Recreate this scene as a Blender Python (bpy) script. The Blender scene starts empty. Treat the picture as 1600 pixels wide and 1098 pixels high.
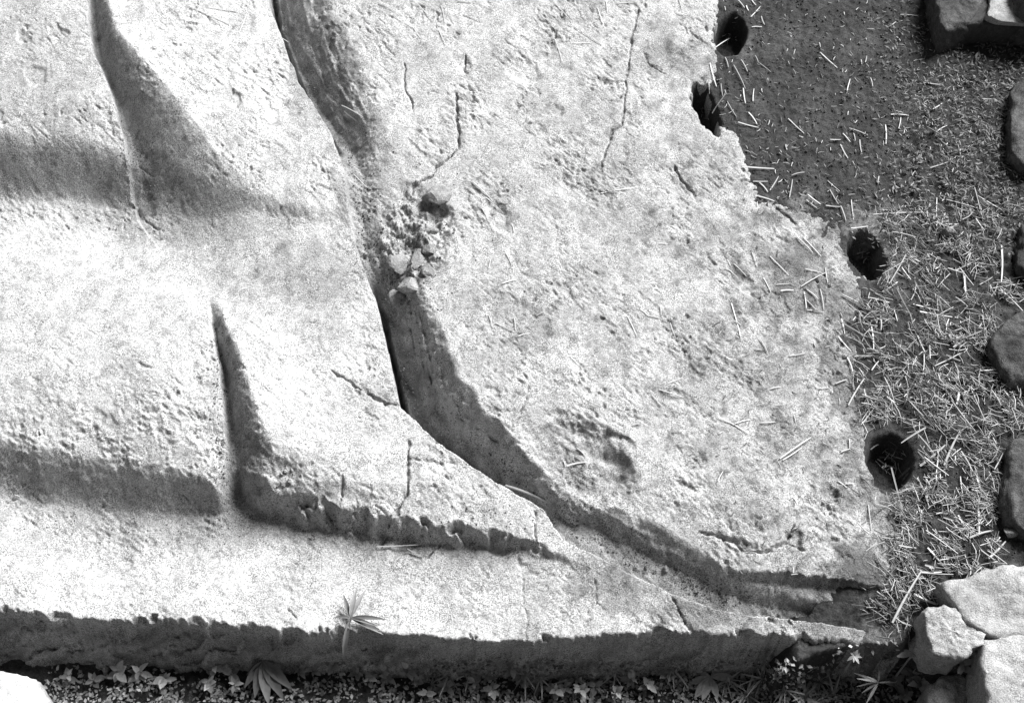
import bpy, math, random
import numpy as np
from mathutils import Vector, Matrix

rng = np.random.default_rng(7)
random.seed(7)
scene = bpy.context.scene
COL = scene.collection

# ------------------------------------------------------------------ camera
W0, H0 = 1600.0, 1098.0
PITCH = math.radians(57.0)            # below the horizon
DIST = 3.0
LENS = 45.0
FPX = W0 * LENS / 36.0
TILT = math.pi / 2 - PITCH
CAM = np.array([0.0, -DIST * math.sin(TILT), DIST * math.cos(TILT)])
cam_data = bpy.data.cameras.new('camera')
cam_data.lens = LENS
cam_data.sensor_width = 36.0
cam_data.sensor_fit = 'HORIZONTAL'
cam_data.clip_end = 500.0
cam_data.clip_start = 0.05
cam = bpy.data.objects.new('camera', cam_data)
cam.location = CAM
cam.rotation_euler = (TILT, 0, 0)
COL.objects.link(cam)
scene.camera = cam

# ------------------------------------------------------------------ light
SUN_ELEV = math.radians(42.0)
SUN_AZ = math.radians(46.0)           # from +Y towards +X
world = bpy.data.worlds.new('World')
scene.world = world
world.use_nodes = True
wn = world.node_tree.nodes
wl = world.node_tree.links
bg = wn['Background']
sky = wn.new('ShaderNodeTexSky')
sky.sky_type = 'NISHITA'
sky.sun_disc = False
sky.sun_elevation = SUN_ELEV
sky.sun_rotation = SUN_AZ
sep = wn.new('ShaderNodeSeparateColor')   # grey sky for black and white film; assumed orange filter added to darken skylight fill
wl.new(sky.outputs[0], sep.inputs[0])
mixr = wn.new('ShaderNodeMath'); mixr.operation = 'MULTIPLY'; mixr.inputs[1].default_value = .7
mixg = wn.new('ShaderNodeMath'); mixg.operation = 'MULTIPLY_ADD'; mixg.inputs[1].default_value = .3
wl.new(sep.outputs[0], mixr.inputs[0]); wl.new(sep.outputs[1], mixg.inputs[0]); wl.new(mixr.outputs[0], mixg.inputs[2])
wl.new(mixg.outputs[0], bg.inputs[0])
bg.inputs[1].default_value = 0.05
sun_data = bpy.data.lights.new('sun', 'SUN')
sun_data.energy = 5.0
sun_data.angle = math.radians(34.0)
sun = bpy.data.objects.new('sun', sun_data)
sd = Vector((math.sin(SUN_AZ) * math.cos(SUN_ELEV), math.cos(SUN_AZ) * math.cos(SUN_ELEV), math.sin(SUN_ELEV)))
sun.rotation_euler = sd.to_track_quat('Z', 'Y').to_euler()
sun.location = (2, 3, 4)
COL.objects.link(sun)

vs = scene.view_settings
vs.view_transform = 'Standard'
vs.look = 'None'
vs.gamma = 1.0
vs.exposure = 1.32
vs.use_curve_mapping = False
scene.cycles.max_bounces = 5
scene.cycles.diffuse_bounces = 2

# ------------------------------------------------------------------ pixel <-> place
SF, CF = math.sin(TILT), math.cos(TILT)
FWD = np.array([0.0, SF, -CF])
UPV = np.array([0.0, CF, SF])

def unproj(px, py, z=0.0):
    """point of the plane at height z that the photograph shows at (px, py)"""
    a = (np.asarray(px, float) - W0 / 2) / FPX
    b = -(np.asarray(py, float) - H0 / 2) / FPX
    dx = a
    dy = FWD[1] + b * UPV[1]
    dz = FWD[2] + b * UPV[2]
    t = (np.asarray(z, float) - CAM[2]) / dz
    return CAM[0] + t * dx, CAM[1] + t * dy

def proj(x, y, z=0.0):
    rx, ry, rz = np.asarray(x) - CAM[0], np.asarray(y) - CAM[1], np.asarray(z) - CAM[2]
    d = ry * FWD[1] + rz * FWD[2]
    b = ry * UPV[1] + rz * UPV[2]
    return W0 / 2 + FPX * rx / d, H0 / 2 - FPX * b / d

def ref(pts, z=None):
    """traced polyline (px, py, z?) -> plan coordinates u, v on the z = 0 plane"""
    out = []
    for p in pts:
        zz = z if z is not None else (p[2] if len(p) > 2 else 0.0)
        x, y = unproj(p[0], p[1], zz)
        out.append(proj(x, y, 0.0))
    return np.array(out, float)

# ------------------------------------------------------------------ noise
_perm = np.random.default_rng(3).permutation(4096).astype(np.int64)
_ang = np.random.default_rng(4).uniform(0, 2 * math.pi, 4096)
_gx, _gy = np.cos(_ang), np.sin(_ang)

def pn(x, y, seed=0):
    x = np.asarray(x, float); y = np.asarray(y, float)
    ix = np.floor(x).astype(np.int64); iy = np.floor(y).astype(np.int64)
    fx = x - ix; fy = y - iy
    u = fx * fx * fx * (fx * (fx * 6 - 15) + 10)
    v = fy * fy * fy * (fy * (fy * 6 - 15) + 10)
    def g(i, j, dx, dy):
        h = _perm[(_perm[(i + seed * 131) & 4095] + j) & 4095]
        return _gx[h] * dx + _gy[h] * dy
    a = g(ix, iy, fx, fy); b = g(ix + 1, iy, fx - 1, fy)
    c = g(ix, iy + 1, fx, fy - 1); d = g(ix + 1, iy + 1, fx - 1, fy - 1)
    return (a + u * (b - a) + v * ((c + u * (d - c)) - (a + u * (b - a)))) * 1.5

def fbm(x, y, octs=4, seed=0, gain=0.5):
    r = 0; a = 1.0; f = 1.0
    for o in range(octs):
        r = r + a * pn(x * f, y * f, seed + o)
        a *= gain; f *= 2.03
    return r

def sstep(a, b, x):
    t = np.clip((x - a) / (b - a), 0, 1)
    return t * t * (3 - 2 * t)

# ------------------------------------------------------------------ polyline distance
def polydist(u, v, P, vals=None):
    """signed distance (positive to the right of travel in image sense, i.e. -> direction rotated to +normal),
    interpolated per-point values, arc length fraction"""
    best = np.full(u.shape, 1e18); sgn = np.zeros(u.shape)
    n = len(P)
    vo = None if vals is None else [np.zeros(u.shape) for _ in range(vals.shape[1])]
    for i in range(n - 1):
        ax, ay = P[i]; bx, by = P[i + 1]
        ex, ey = bx - ax, by - ay
        L2 = ex * ex + ey * ey + 1e-12
        t = np.clip(((u - ax) * ex + (v - ay) * ey) / L2, 0, 1)
        qx = u - (ax + t * ex); qy = v - (ay + t * ey)
        d2 = qx * qx + qy * qy
        m = d2 < best
        cr = ex * (v - ay) - ey * (u - ax)          # >0 : right-hand side when y points down
        best = np.where(m, d2, best)
        sgn = np.where(m, np.where(cr >= 0, 1.0, -1.0), sgn)
        if vals is not None:
            for k in range(vals.shape[1]):
                vo[k] = np.where(m, vals[i, k] + t * (vals[i + 1, k] - vals[i, k]), vo[k])
    return np.sqrt(best) * sgn, vo

def sinterp(t, xs, ys):
    return sum(np.interp(t + o, xs, ys) * k for o, k in ((-54, .08), (-36, .14), (-18, .18), (0, .20), (18, .18), (36, .14), (54, .08)))

def tps_fit(P, z, lam=1e-3):
    n = len(P)
    d = np.linalg.norm(P[:, None] - P[None], axis=2)
    K = np.where(d > 0, d * d * np.log(d + 1e-9), 0) + lam * np.eye(n)
    Q = np.c_[np.ones(n), P]
    A = np.zeros((n + 3, n + 3)); A[:n, :n] = K; A[:n, n:] = Q; A[n:, :n] = Q.T
    return np.linalg.solve(A, np.r_[z, 0, 0, 0])

def tps_eval(u, v, P, c):
    r = c[len(P)] + c[len(P) + 1] * u + c[len(P) + 2] * v
    for i in range(len(P)):
        d2 = (u - P[i, 0]) ** 2 + (v - P[i, 1]) ** 2 + 1e-12
        r = r + c[i] * 0.5 * d2 * np.log(d2)
    return r

# ------------------------------------------------------------------ traced shape of the carved stone
BASE = np.array([
    (-200, -150, .03), (60, 40, .035), (110, 150, .03), (20, 180, .022), (170, 230, .012), (300, 60, .03), (300, 180, .03), (430, 120, .028),
    (420, 260, .02), (500, 300, .012), (520, 260, .01), (300, 400, -.002), (200, 400, .026), (100, 400, .058), (-200, 400, .06), (480, 420, .008), (560, 500, .004),
    (150, 560, .088), (280, 600, .040), (200, 620, .066), (60, 620, .105), (300, 700, .034), (-200, 620, .108), (450, 560, .012), (520, 640, .010), (600, 650, .0),
    (620, 750, .0), (780, 780, -.010), (860, 820, -.02), (950, 900, -.035), (1100, 960, -.05), (1280, 985, -.06), (600, 900, -.002), (250, 880, .058), (-200, 880, .146),
    (-200, 960, .175), (0, 960, .170), (250, 965, .076), (400, 975, .05), (560, 980, .032), (850, 1000, -.03),
    (520, -150, .02), (620, 40, .018), (760, 200, .014), (950, 60, .012), (980, 350, .012), (760, 420, .016), (720, 540, .012), (860, 620, .014),
    (1000, 560, .010), (960, 760, .004), (1060, 800, .002), (1150, 860, -.004), (1200, 470, -.004), (1120, 640, .004), (1280, 640, -.008),
    (1090, 120, .004), (1150, 260, .0), (1290, 380, -.010), (1330, 520, -.014), (1360, 800, -.02), (1390, 900, -.028), (1500, 500, -.03), (1250, 880, -.012),
    (1300, 150, -.01), (1080, -150, .0), (700, 320, .008), (1500, 980, -.06),
], float)
BASE_P = ref(BASE)
BASE_C = tps_fit(BASE_P / 400.0, BASE[:, 2], 1e-3)

# deep groove: (px, py, z of lip, depth, width to the far brink, share of flat floor)
GROOVE = np.array([
    (395, -160, .03, .13, 96, .16), (420, 0, .028, .13, 92, .16), (440, 50, .028, .13, 98, .18), (470, 130, .026, .120, 104, .22), (520, 210, .02, .075, 86, .3),
    (540, 270, .014, .024, 66, .4), (548, 330, .012, .014, 56, .3), (560, 390, .010, .030, 62, .2), (590, 465, .006, .11, 76, .26), (612, 560, .003, .16, 94, .34),
    (628, 636, .0, .170, 106, .38), (690, 692, .0, .165, 88, .40), (780, 752, -.004, .140, 66, .36), (850, 790, -.012, .070, 44, .4), (882, 838, -.02, .046, 74, .58),
    (960, 882, -.035, .044, 76, .58), (1060, 930, -.046, .042, 74, .58), (1120, 950, -.05, .036, 56, .6), (1170, 960, -.052, .030, 48, .62), (1290, 972, -.06, .026, 36, .6), (1380, 982, -.06, .02, 28, .5), (1440, 988, -.06, .0, 26, .4)], float)
# fold valley in the upper left, wedge in the middle
VALLEY = np.array([(128, -160, .03, .040, 30, .2, .03), (138, 0, .032, .045, 34, .2, .035), (146, 75, .032, .045, 44, .2, .05), (178, 150, .028, .050, 76, .12, .068), (194, 220, .02, .042, 118, .18, .064),
                   (198, 280, .0, .02, 164, .3, .052), (205, 312, .0, .01, 174, .3, .034), (230, 350, .0, .0, 150, .3, .0)], float)
WEDGE = np.array([(322, 455, .018, .0, 16, .1, .0), (328, 500, .02, .026, 24, .2, .025), (342, 560, .022, .040, 36, .15, .045), (350, 640, .022, .048, 54, .15, .055), (354, 705, .018, .038, 74, .2, .05),
                  (350, 755, .0, .010, 80, .2, .03), (344, 785, -.03, .0, 60, .3, .0), (338, 820, -.06, .0, 50, .3, .0)], float)
# breaks of slope: (px, py, z of brink, drop, width of the slope)
STEP_A = np.array([(-300, 212, .03, .125, 46), (0, 212, .03, .125, 46), (90, 220, .024, .115, 44), (160, 236, .016, .095, 40), (235, 262, .01, .045, 44), (330, 290, .016, .022, 40),
                   (395, 302, .02, .018, 26), (470, 318, .016, .012, 26), (545, 330, .012, .006, 30), (620, 345, .01, .0, 30)], float)
STEP_C = np.array([(-300, 706, -.02, .090, 38), (0, 708, -.02, .090, 38), (90, 726, -.02, .088, 34), (200, 742, -.015, .084, 31), (290, 750, -.01, .080, 29), (330, 748, -.005, .080, 28), (350, 722, -.01, .078, 28), (372, 716, -.01, .078, 28),
                   (396, 738, .0, .080, 29), (430, 756, .0, .080, 29), (470, 768, .002, .080, 27), (540, 784, .0, .074, 24), (600, 797, -.002, .064, 22), (690, 810, -.004, .056, 19), (770, 822, -.008, .046, 17),
                   (840, 842, -.018, .022, 14), (900, 872, -.03, .0, 14), (1400, 1000, -.03, .0, 14)], float)
# the outer brink of the stone along the bottom, and the slope of the side face
EDGE = np.array([(-400, 945, -.07, .17, 40), (0, 955, -.07, .17, 40), (120, 968, -.07, .17, 36), (250, 972, -.068, .165, 32), (400, 978, -.06, .16, 28), (560, 984, -.05, .165, 24), (700, 992, -.05, .155, 20),
                 (850, 1000, -.048, .14, 16), (980, 990, -.048, .14, 18), (1070, 988, -.05, .13, 17), (1180, 992, -.055, .115, 14), (1290, 1000, -.06, .10, 10), (1360, 1006, -.06, .08, 8), (1480, 1010, -.06, .06, 8)], float)
LEDGE1 = np.array([(1090, 866, -.006, .0, 10), (1150, 886, -.008, .012, 8), (1180, 891, -.01, .026, 8), (1250, 893, -.012, .03, 8), (1340, 904, -.018, .03, 8), (1395, 914, -.028, .026, 8), (1440, 920, -.03, 0, 12)], float)
# where the stone disappears under the earth on the right
RIGHT = np.array([(1104, -200), (1112, 0), (1116, 60), (1112, 110), (1092, 150), (1110, 200), (1146, 214), (1160, 258), (1188, 312), (1250, 318), (1310, 332), (1372, 342), (1412, 372), (1408, 430), (1378, 474), (1362, 540),
                  (1354, 610), (1372, 650), (1434, 684), (1446, 750), (1424, 806), (1414, 870), (1402, 915), (1370, 960), (1345, 1000), (1330, 1060)], float)
HOLES = [(1141, 55, 26, 33, 10), (1104, 172, 17, 42, -24), (1354, 393, 27, 42, -32), (1393, 716, 38, 46, -8)]

G_P, G_V = ref(GROOVE), GROOVE[:, 3:]
V_P, V_V = ref(VALLEY), VALLEY[:, 3:]
W_P, W_V = ref(WEDGE), WEDGE[:, 3:]
SA_P, SA_V = ref(STEP_A), STEP_A[:, 3:]
SC_P, SC_V = ref(STEP_C), STEP_C[:, 3:]
E_P, E_V = ref(EDGE), EDGE[:, 3:]
L1_P, L1_V = ref(LEDGE1), LEDGE1[:, 3:]
R_P = ref(RIGHT, -.01)

CRACKS = [  # (width px, depth m, points)
    (2.2, .010, [(712, 150), (716, 200), (718, 235), (700, 252), (682, 262), (675, 278), (645, 292), (643, 305)]),
    (2.0, .008, [(995, 20), (988, 60), (980, 110), (975, 160), (970, 200), (958, 208), (952, 232), (942, 250), (938, 270)]),
    (1.8, .008, [(632, 105), (634, 140), (646, 180)]),
    (2.2, .008, [(517, 585), (545, 600), (575, 618), (600, 632), (618, 634)]),
    (2.6, .009, [(640, 690), (638, 730), (634, 770), (622, 790), (590, 828)]),
    (2.0, .008, [(535, 745), (530, 785)]),
    (2.0, .007, [(688, 815), (680, 832), (662, 850)]),
    (1.8, .007, [(836, 795), (838, 835)]),
    (1.4, .003, [(818, 880), (816, 920), (826, 950), (822, 990)]),
    (1.6, .005, [(930, 895), (935, 930), (948, 940)]),
    (2.4, .009, [(1055, 262), (1062, 280), (1085, 305)]),
    (2.0, .007, [(1005, 88), (1015, 105), (1040, 118)]),
    (2.2, .009, [(726, 90), (728, 120)]),
    (2.4, .008, [(1090, 830), (1120, 835), (1150, 845), (1165, 862), (1200, 860), (1230, 845), (1255, 856)]),
    (2.0, .007, [(1226, 848), (1240, 822)]),
    (1.6, .006, [(905, 575), (915, 585)]),
    (2.0, .006, [(1055, 925), (1075, 960), (1105, 985)]),
    (1.6, .005, [(828, 605), (818, 640), (805, 660)]),
    (2.2, .008, [(1215, 320), (1245, 345)]),
    (1.6, .006, [(195, 290), (235, 330)]),
    (1.6, .005, [(640, 716), (690, 724)]),
    (1.6, .005, [(905, 665), (985, 690)]),
    (1.8, .006, [(440, 928), (455, 945)]),
]
CR = [(w, d, ref(p, 0.0)) for w, d, p in CRACKS]

# hollows and bosses: (px, py, rx, ry, angle, depth)
BLOBS = [
    (905, 668, 60, 14, 18, .010), (960, 700, 32, 22, 20, .010), (915, 745, 30, 22, 0, .006), (880, 735, 32, 40, 0, .006),
    (672, 330, 26, 20, 20, .014), (690, 345, 22, 22, 0, .012), (640, 300, 22, 16, 0, .006),
    (725, 105, 12, 16, -30, .006), (870, 178, 12, 8, 0, .005), (1200, 460, 85, 70, 30, .007), (1050, 95, 40, 22, 35, .006),
    (780, 345, 18, 30, -35, .008), (1160, 435, 22, 12, 40, .007), (1240, 400, 45, 35, 20, .004), (800, 500, 60, 30, 20, .005),
    (640, 600, 1, 1, 0, 0), (60, 130, 20, 14, 30, .006), (100, 70, 12, 8, 0, .006), (90, 60, 10, 6, 30, .005), (45, 70, 14, 10, 40, .005),
    (370, 180, 10, 16, -30, .006), (430, 200, 8, 22, -10, .004), (445, 745, 26, 20, 20, .008), (180, 848, 14, 8, 0, .004), (160, 650, 30, 10, 30, .004),
    (225, 575, 12, 5, 20, .005), (440, 60, 20, 20, 0, .0), (1300, 770, 12, 14, 0, .010), (1240, 840, 14, 12, 0, .009), (1160, 850, 26, 8, 20, .007),
    (1060, 625, 30, 12, 20, .006), (1075, 720, 40, 20, 10, .004), (1230, 690, 60, 30, 20, .005), (240, 250, 26, 16, 20, .004),
    (690, 730, 26, 8, -10, .004), (720, 820, 26, 10, 10, .008), (775, 835, 30, 12, 20, .008), (630, 830, 30, 12, -30, .007),
    (820, 120, 30, 20, 30, .005), (945, 135, 12, 10, 0, .006), (870, 280, 60, 30, 30, .004), (1130, 330, 40, 16, 35, .004),
]
BLOB_R = [(ref([(b[0], b[1])], 0.0)[0], b) for b in BLOBS if b[5] > 0]
NOTCH = ref([(645, 375)], 0.0)[0]
HOLLOW = ref([(908, 728)], 0.0)[0]
HOLE_R = [(ref([(h[0], h[1])], -.01)[0], h) for h in HOLES]

def hole_field(u, v, grow=1.0):
    r = np.full(u.shape, 9.0)
    idx = np.zeros(u.shape, int)
    for k, (c, h) in enumerate(HOLE_R):
        a = math.radians(h[4])
        du, dv = u - c[0], v - c[1]
        p = du * math.cos(a) + dv * math.sin(a); q = -du * math.sin(a) + dv * math.cos(a)
        rr = np.sqrt((p / (h[2] * grow)) ** 2 + (q / (h[3] * grow)) ** 2)
        idx = np.where(rr < r, k, idx)
        r = np.minimum(r, rr)
    return r, idx

def slab_fields(x, y):
    u, v = proj(x, y, 0.0)
    F = {}
    wx = fbm(u / 26, v / 26, 3, 11); wy = fbm(u / 26, v / 26, 3, 21)
    w2x = pn(u / 7, v / 7, 31); w2y = pn(u / 7, v / 7, 41)
    uw = u + 5.0 * wx + 1.6 * w2x; vw = v + 5.0 * wy + 1.6 * w2y       # ragged brinks
    us = u + 1.6 * wx + 0.8 * w2x; vs_ = v + 1.6 * wy + 0.8 * w2y      # crisp brinks
    z = tps_eval(u / 400.0, v / 400.0, BASE_P / 400.0, BASE_C)
    sg, (gd, gw, gf) = polydist(us, vs_, G_P, G_V)
    sg = -sg                                                # positive on the right block side
    F['groove'] = sg / np.maximum(gw, 1)
    left = sstep(1.0, -1.0, sg)
    # folds on the left
    sv, (vd, vw_, vf, vr) = polydist(us, vs_, V_P, V_V); sv = -sv
    F['valley'] = sv
    vd, vw_, vf, vr = (sinterp(v, V_P[:, 1], V_V[:, k]) for k in range(4))
    swd, (wd, ww, wf, wr) = polydist(us, vs_, W_P, W_V); swd = -swd
    wd, ww, wf, wr = (np.interp(v, W_P[:, 1], W_V[:, k]) for k in range(4))
    F['wedge'] = swd / np.maximum(ww, 1); F['wedge_d'] = wd
    ragged = sstep(330, 460, u)
    lw_ = pn(u / 75, v / 75, 15)
    ub, vb = u + 4 * lw_ + ragged * (uw - u - 4 * lw_), v + 5 * lw_ + ragged * (vw + 5 * wy * sstep(440, 560, v) + 1.5 * pn(u / 14, v / 16, 17) - v - 5 * lw_)
    sa, _ = polydist(ub, vb, SA_P)
    ad, aw = (sinterp(u, SA_P[:, 0], SA_V[:, k]) for k in range(2))
    F['step_a'] = sa
    sc, _ = polydist(ub, vb, SC_P)
    cd, cw = (sinterp(u, SC_P[:, 0], SC_V[:, k]) for k in range(2))
    F['step_c'] = sc
    lmask = left
    def ramp(s, w, f):
        t = np.clip((s / np.maximum(w, 1) - f) / np.maximum(1 - f, .05), 0, 1)
        return np.where(s <= 0, sstep(0, -3.0, s), np.where(t <= 0, 0.0, 1 - (1 - t) ** 1.6))
    rd = .85 * sstep(360, 250, u)
    z = z - lmask * ad * sstep(0, 1, (sa / aw + .6 * rd) / (1 + .6 * rd))
    bulge = sstep(400, 260, u)
    z = z - lmask * bulge * (.030 * sstep(-130, 15, sc) ** 1.5 * sstep(190, 60, sc) + .026 * sstep(-110, 15, sa) ** 1.5 * sstep(190, 60, sa))
    z = z - lmask * (1 - bulge) * .014 * sstep(-70, 8, sc) ** 1.5 * np.clip(cd / .07, 0, 1)
    tc = sstep(0, 1, (sc / cw + rd) / (1 + rd))
    z = z - lmask * cd * tc + lmask * (.004 + .006 * ragged) * np.clip(cd / .07, 0, 1) * (4 * tc * (1 - tc)) * fbm(u / 20, v / 9, 3, 93, .6)
    prof = 1 - ramp(sv, vw_, vf)
    z = z - lmask * vd * prof
    z = z - lmask * wd * (1 - ramp(swd, ww, wf))
    def shoulder(s_, w_, f_, r_, fade):
        t = s_ / np.maximum(w_, 1)
        return r_ * np.where(s_ > 0, (1 - (1 - np.clip((t - f_ * .5) / (1 - f_ * .5), 0, 1)) ** 1.7), 0) * np.exp(-np.maximum(s_ - w_, 0) / fade)
    z = z + lmask * (shoulder(sv, vw_, vf, vr, 150) + shoulder(swd, ww, wf, wr, 110))
    # groove
    jag = 1 + 0.09 * fbm(u / 42, v / 42, 3, 51, .4)
    gp = 1 - ramp(sg, gw * jag, gf)
    z = z - gd * gp
    F['gp'] = gp
    z = z - .35 * gd * sstep(.055, .10, gd) * sstep(-1, 3, sg) * sstep(13, 5, sg)
    along = (u + v) / 1.414
    z = z + np.where(sg > 0, 1, 0) * sstep(0, .3, gp) * sstep(1.0, .9, gp) * np.clip(gd / .1, 0, 1) ** 1.5 * (.35 + .45 * sstep(330, 520, v)) * (.016 * fbm(along / 80, sg / 13, 3, 145, .6) + .007 * fbm(u / 15, v / 15, 4, 147, .6))
    # ledges lower right
    l1, (ld, lw) = polydist(uw, vw, L1_P, L1_V)
    z = z - (1 - left) * ld * sstep(0, 1, l1 / lw) * sstep(90, 60, l1)
    # hollows
    for (c, b) in BLOB_R:
        a = math.radians(b[4])
        du, dv = uw - c[0], vw - c[1]
        p = (du * math.cos(a) + dv * math.sin(a)) / b[2]; q = (-du * math.sin(a) + dv * math.cos(a)) / b[3]
        z = z - b[5] * sstep(1.15, 0.55, np.sqrt(p * p + q * q))
    c = HOLLOW
    uh, vh = u + 7 * wx, v + 7 * wy
    p = ((uh - c[0]) * .906 + (vh - c[1]) * .423) / 84; q = (-(uh - c[0]) * .423 + (vh - c[1]) * .906) / 54
    hq = np.sqrt(p * p + q * q)
    z = z - .020 * sstep(1.22, .62, hq) - .010 * sstep(.5, .25, np.sqrt((p - .45) ** 2 + (q + .35) ** 2)) + .003 * sstep(1.35, 1.08, hq) * sstep(.98, 1.06, hq)
    notch = sstep(75, 25, np.hypot(u - NOTCH[0], (v - NOTCH[1]) * .75)) * sstep(4, 16, sg)
    z = z + notch * (.016 * fbm(u / 24, v / 24, 4, 27, .6) - .006)
    # flaking and weathering
    ca, sa_ = math.cos(math.radians(38)), math.sin(math.radians(38))
    ua, va = u * ca + v * sa_, -u * sa_ + v * ca
    z = z + .0042 * fbm(u / 95, v / 95, 3, 61)
    rough = .45 + 1.0 * sstep(-.2, .5, pn(u / 120, v / 120, 71))
    vary = .25 + .75 * sstep(-.35, .35, fbm(u / 85, v / 85, 2, 75))
    soft = 1 - .8 * sstep(320, 370, v) * sstep(560, 470, v) * left * sstep(580, 500, u)
    soft = soft * (1 - .5 * sstep(800, 850, v) * sstep(960, 930, v) * left) * vary
    z = z + .0021 * rough * soft * fbm(ua / 16, va / 8, 4, 81, .64)
    nick = pn(ua / 15, va / 4.2, 83)
    z = z - .0030 * soft * sstep(.42, .60, nick) * sstep(-.25, .25, pn(u / 55, v / 55, 85))
    low = sstep(560, 700, v) * sstep(-.35, .2, pn(u / 45, v / 45, 87)) * left * sstep(30, -40, sc) * sstep(420, 330, u)
    z = z + .0060 * low * fbm(u / 15, v / 11, 4, 89, .6)
    fl = fbm(ua / 30, va / 17, 3, 91)
    z = z - .0034 * soft * sstep(.28, .34, fl) * sstep(-.1, .3, pn(u / 80, v / 80, 95))
    pit = pn(u / 6.5, v / 6.5, 101)
    z = z - .0028 * soft * sstep(.50, .68, pit) * sstep(-.2, .3, pn(u / 60, v / 60, 105))
    pk = fbm(u / 13, v / 13, 2, 111)
    z = z - .0055 * soft * sstep(.52, .72, pk) * sstep(0, .3, pn(u / 70, v / 70, 115))
    # toothed quarry marks along the lower rim
    # cracks
    for (w, d, P) in CR:
        bx0, by0 = P.min(0) - 20; bx1, by1 = P.max(0) + 20
        m = (u > bx0) & (u < bx1) & (v > by0) & (v < by1)
        if not m.any(): continue
        s, _ = polydist(u[m] + 3.0 * wx[m] + 1.2 * w2x[m], v[m] + 3.0 * wy[m] + 1.2 * w2y[m], P)
        wv = w * (.55 + 1.3 * np.clip(pn(u[m] / 16, v[m] / 16, 255) + .4, 0, 1.2))
        zz = z[m]; zz = zz - d * sstep(wv, 0.0, np.abs(s)) - .35 * d * sstep(wv * 2.6, 0, np.abs(s)) * sstep(0, .4, pn(u[m] / 9, v[m] / 9, 257)); z[m] = zz
    # outer brink
    tooth = fbm(u / 22, v / 60, 3, 121)
    chip = np.maximum(0, fbm(u / 30, v / 40, 4, 131, .6) - .10) * 20 * sstep(-.2, .35, pn(u / 90, v / 300, 133)) + np.maximum(0, pn(u / 46, v / 60, 135) - .25) * 22
    se, _ = polydist(u, v, E_P)
    ed, ew = (sinterp(u, E_P[:, 0], E_V[:, k]) for k in range(2))
    se = se + 5.0 * fbm(u / 34, v / 50, 4, 137, .62)
    se2 = se + chip * sstep(26, 0, np.abs(se))
    F['edge'] = se
    strata = .016 * fbm((u + 3 * v) / 80, (v + .10 * u) / 6, 3, 141)
    drop = sstep(-4, 5, se2) * .018 + ed * np.clip(se / ew, 0, 1) ** .9
    z = z - drop + strata * sstep(0, 6, se)
    z = z - .25 * sstep(0, 10, se - ew)
    # under the earth on the right
    sr, _ = polydist(us, vs_, R_P)
    F['right'] = -sr
    z = z - .05 * sstep(0, 40, -sr) - .010 * sstep(-75, 12, -sr) * sstep(240, 330, v) - .005 * sstep(-22, 4, -sr)
    hr, hi = hole_field(us + 4 * wx + w2x, vs_ + 4 * wy + w2y)
    F['hole'] = hr; F['hole_i'] = hi
    z = z - .095 * sstep(1.08, .70, hr) - .008 * sstep(1.35, 1.0, hr)
    F['u'] = u; F['v'] = v
    return z, F

# ------------------------------------------------------------------ ground
SOIL_TOP = np.array([(1452, -200, -.012), (1200, 100, -.008), (1250, 200, -.010), (1300, 300, -.014), (1400, 200, -.012), (1550, 150, -.01), (1700, 300, -.005), (1450, 420, -.02), (1500, 600, -.02),
                     (1420, 560, -.018), (1450, 800, -.028), (1420, 900, -.035), (1550, 700, -.02), (1560, 880, -.03), (1380, 990, -.07), (1700, 900, -.02), (1150, -200, -.008)], float)
ST_P = ref(SOIL_TOP)
ST_C = tps_fit(ST_P / 400.0, SOIL_TOP[:, 2], 3e-3)
STRIP_Z = -.238
RISE = ref([(1240, 1040), (1330, 1012), (1390, 1016), (1440, 1000), (1470, 1040), (1530, 1060), (1700, 1070)], -.08)

def ground_z(x, y, full=False):
    u, v = proj(x, y, 0.0)
    wx = fbm(u / 30, v / 30, 3, 151); wy = fbm(u / 30, v / 30, 3, 161)
    uc, vc = np.clip(u, 900, 1900), np.clip(v, -350, 1300)
    top = tps_eval(uc / 400.0, vc / 400.0, ST_P / 400.0, ST_C)
    top = np.clip(top, -.08, .02)
    top = top + .004 * fbm(u / 60, v / 60, 3, 171) + .0034 * fbm(u / 9, v / 9, 4, 181, .65)
    litter = sstep(1330, 1480, u + 60 * wx) * sstep(100, 260, v + 40 * wy)
    top = top + .005 * litter * fbm(u / 14, v / 14, 3, 191)
    strip = STRIP_Z + .014 * fbm(u / 70, v / 70, 3, 201) + .006 * fbm(u / 11, v / 11, 3, 211)
    # turf raised on the right of the strip
    turf = sstep(1040, 1075, u + 6 * wx) * sstep(1318, 1308, u + 5 * wx) * sstep(1105, 1120, v + 6 * wy)
    strip = strip + .03 * turf
    s, _ = polydist(u + 5 * wx, v + 5 * wy, RISE)
    rise = sstep(10, -8, s) * np.maximum(sstep(1200, 1260, u), sstep(900, 860, v))
    z = strip + (top - strip) * rise
    hr, _ = hole_field(u + 3 * wx, v + 3 * wy, .97)
    z = z - .072 * sstep(1.08, .72, hr)
    far = sstep(1.6, 2.4, np.hypot(x, y))
    z = z * (1 - far) + (-.12 + .02 * fbm(x * .7, y * .7, 3, 221)) * far
    return z

# ------------------------------------------------------------------ mesh helpers
def smooth_all(me):
    me.polygons.foreach_set('use_smooth', np.ones(len(me.polygons), bool))

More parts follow.
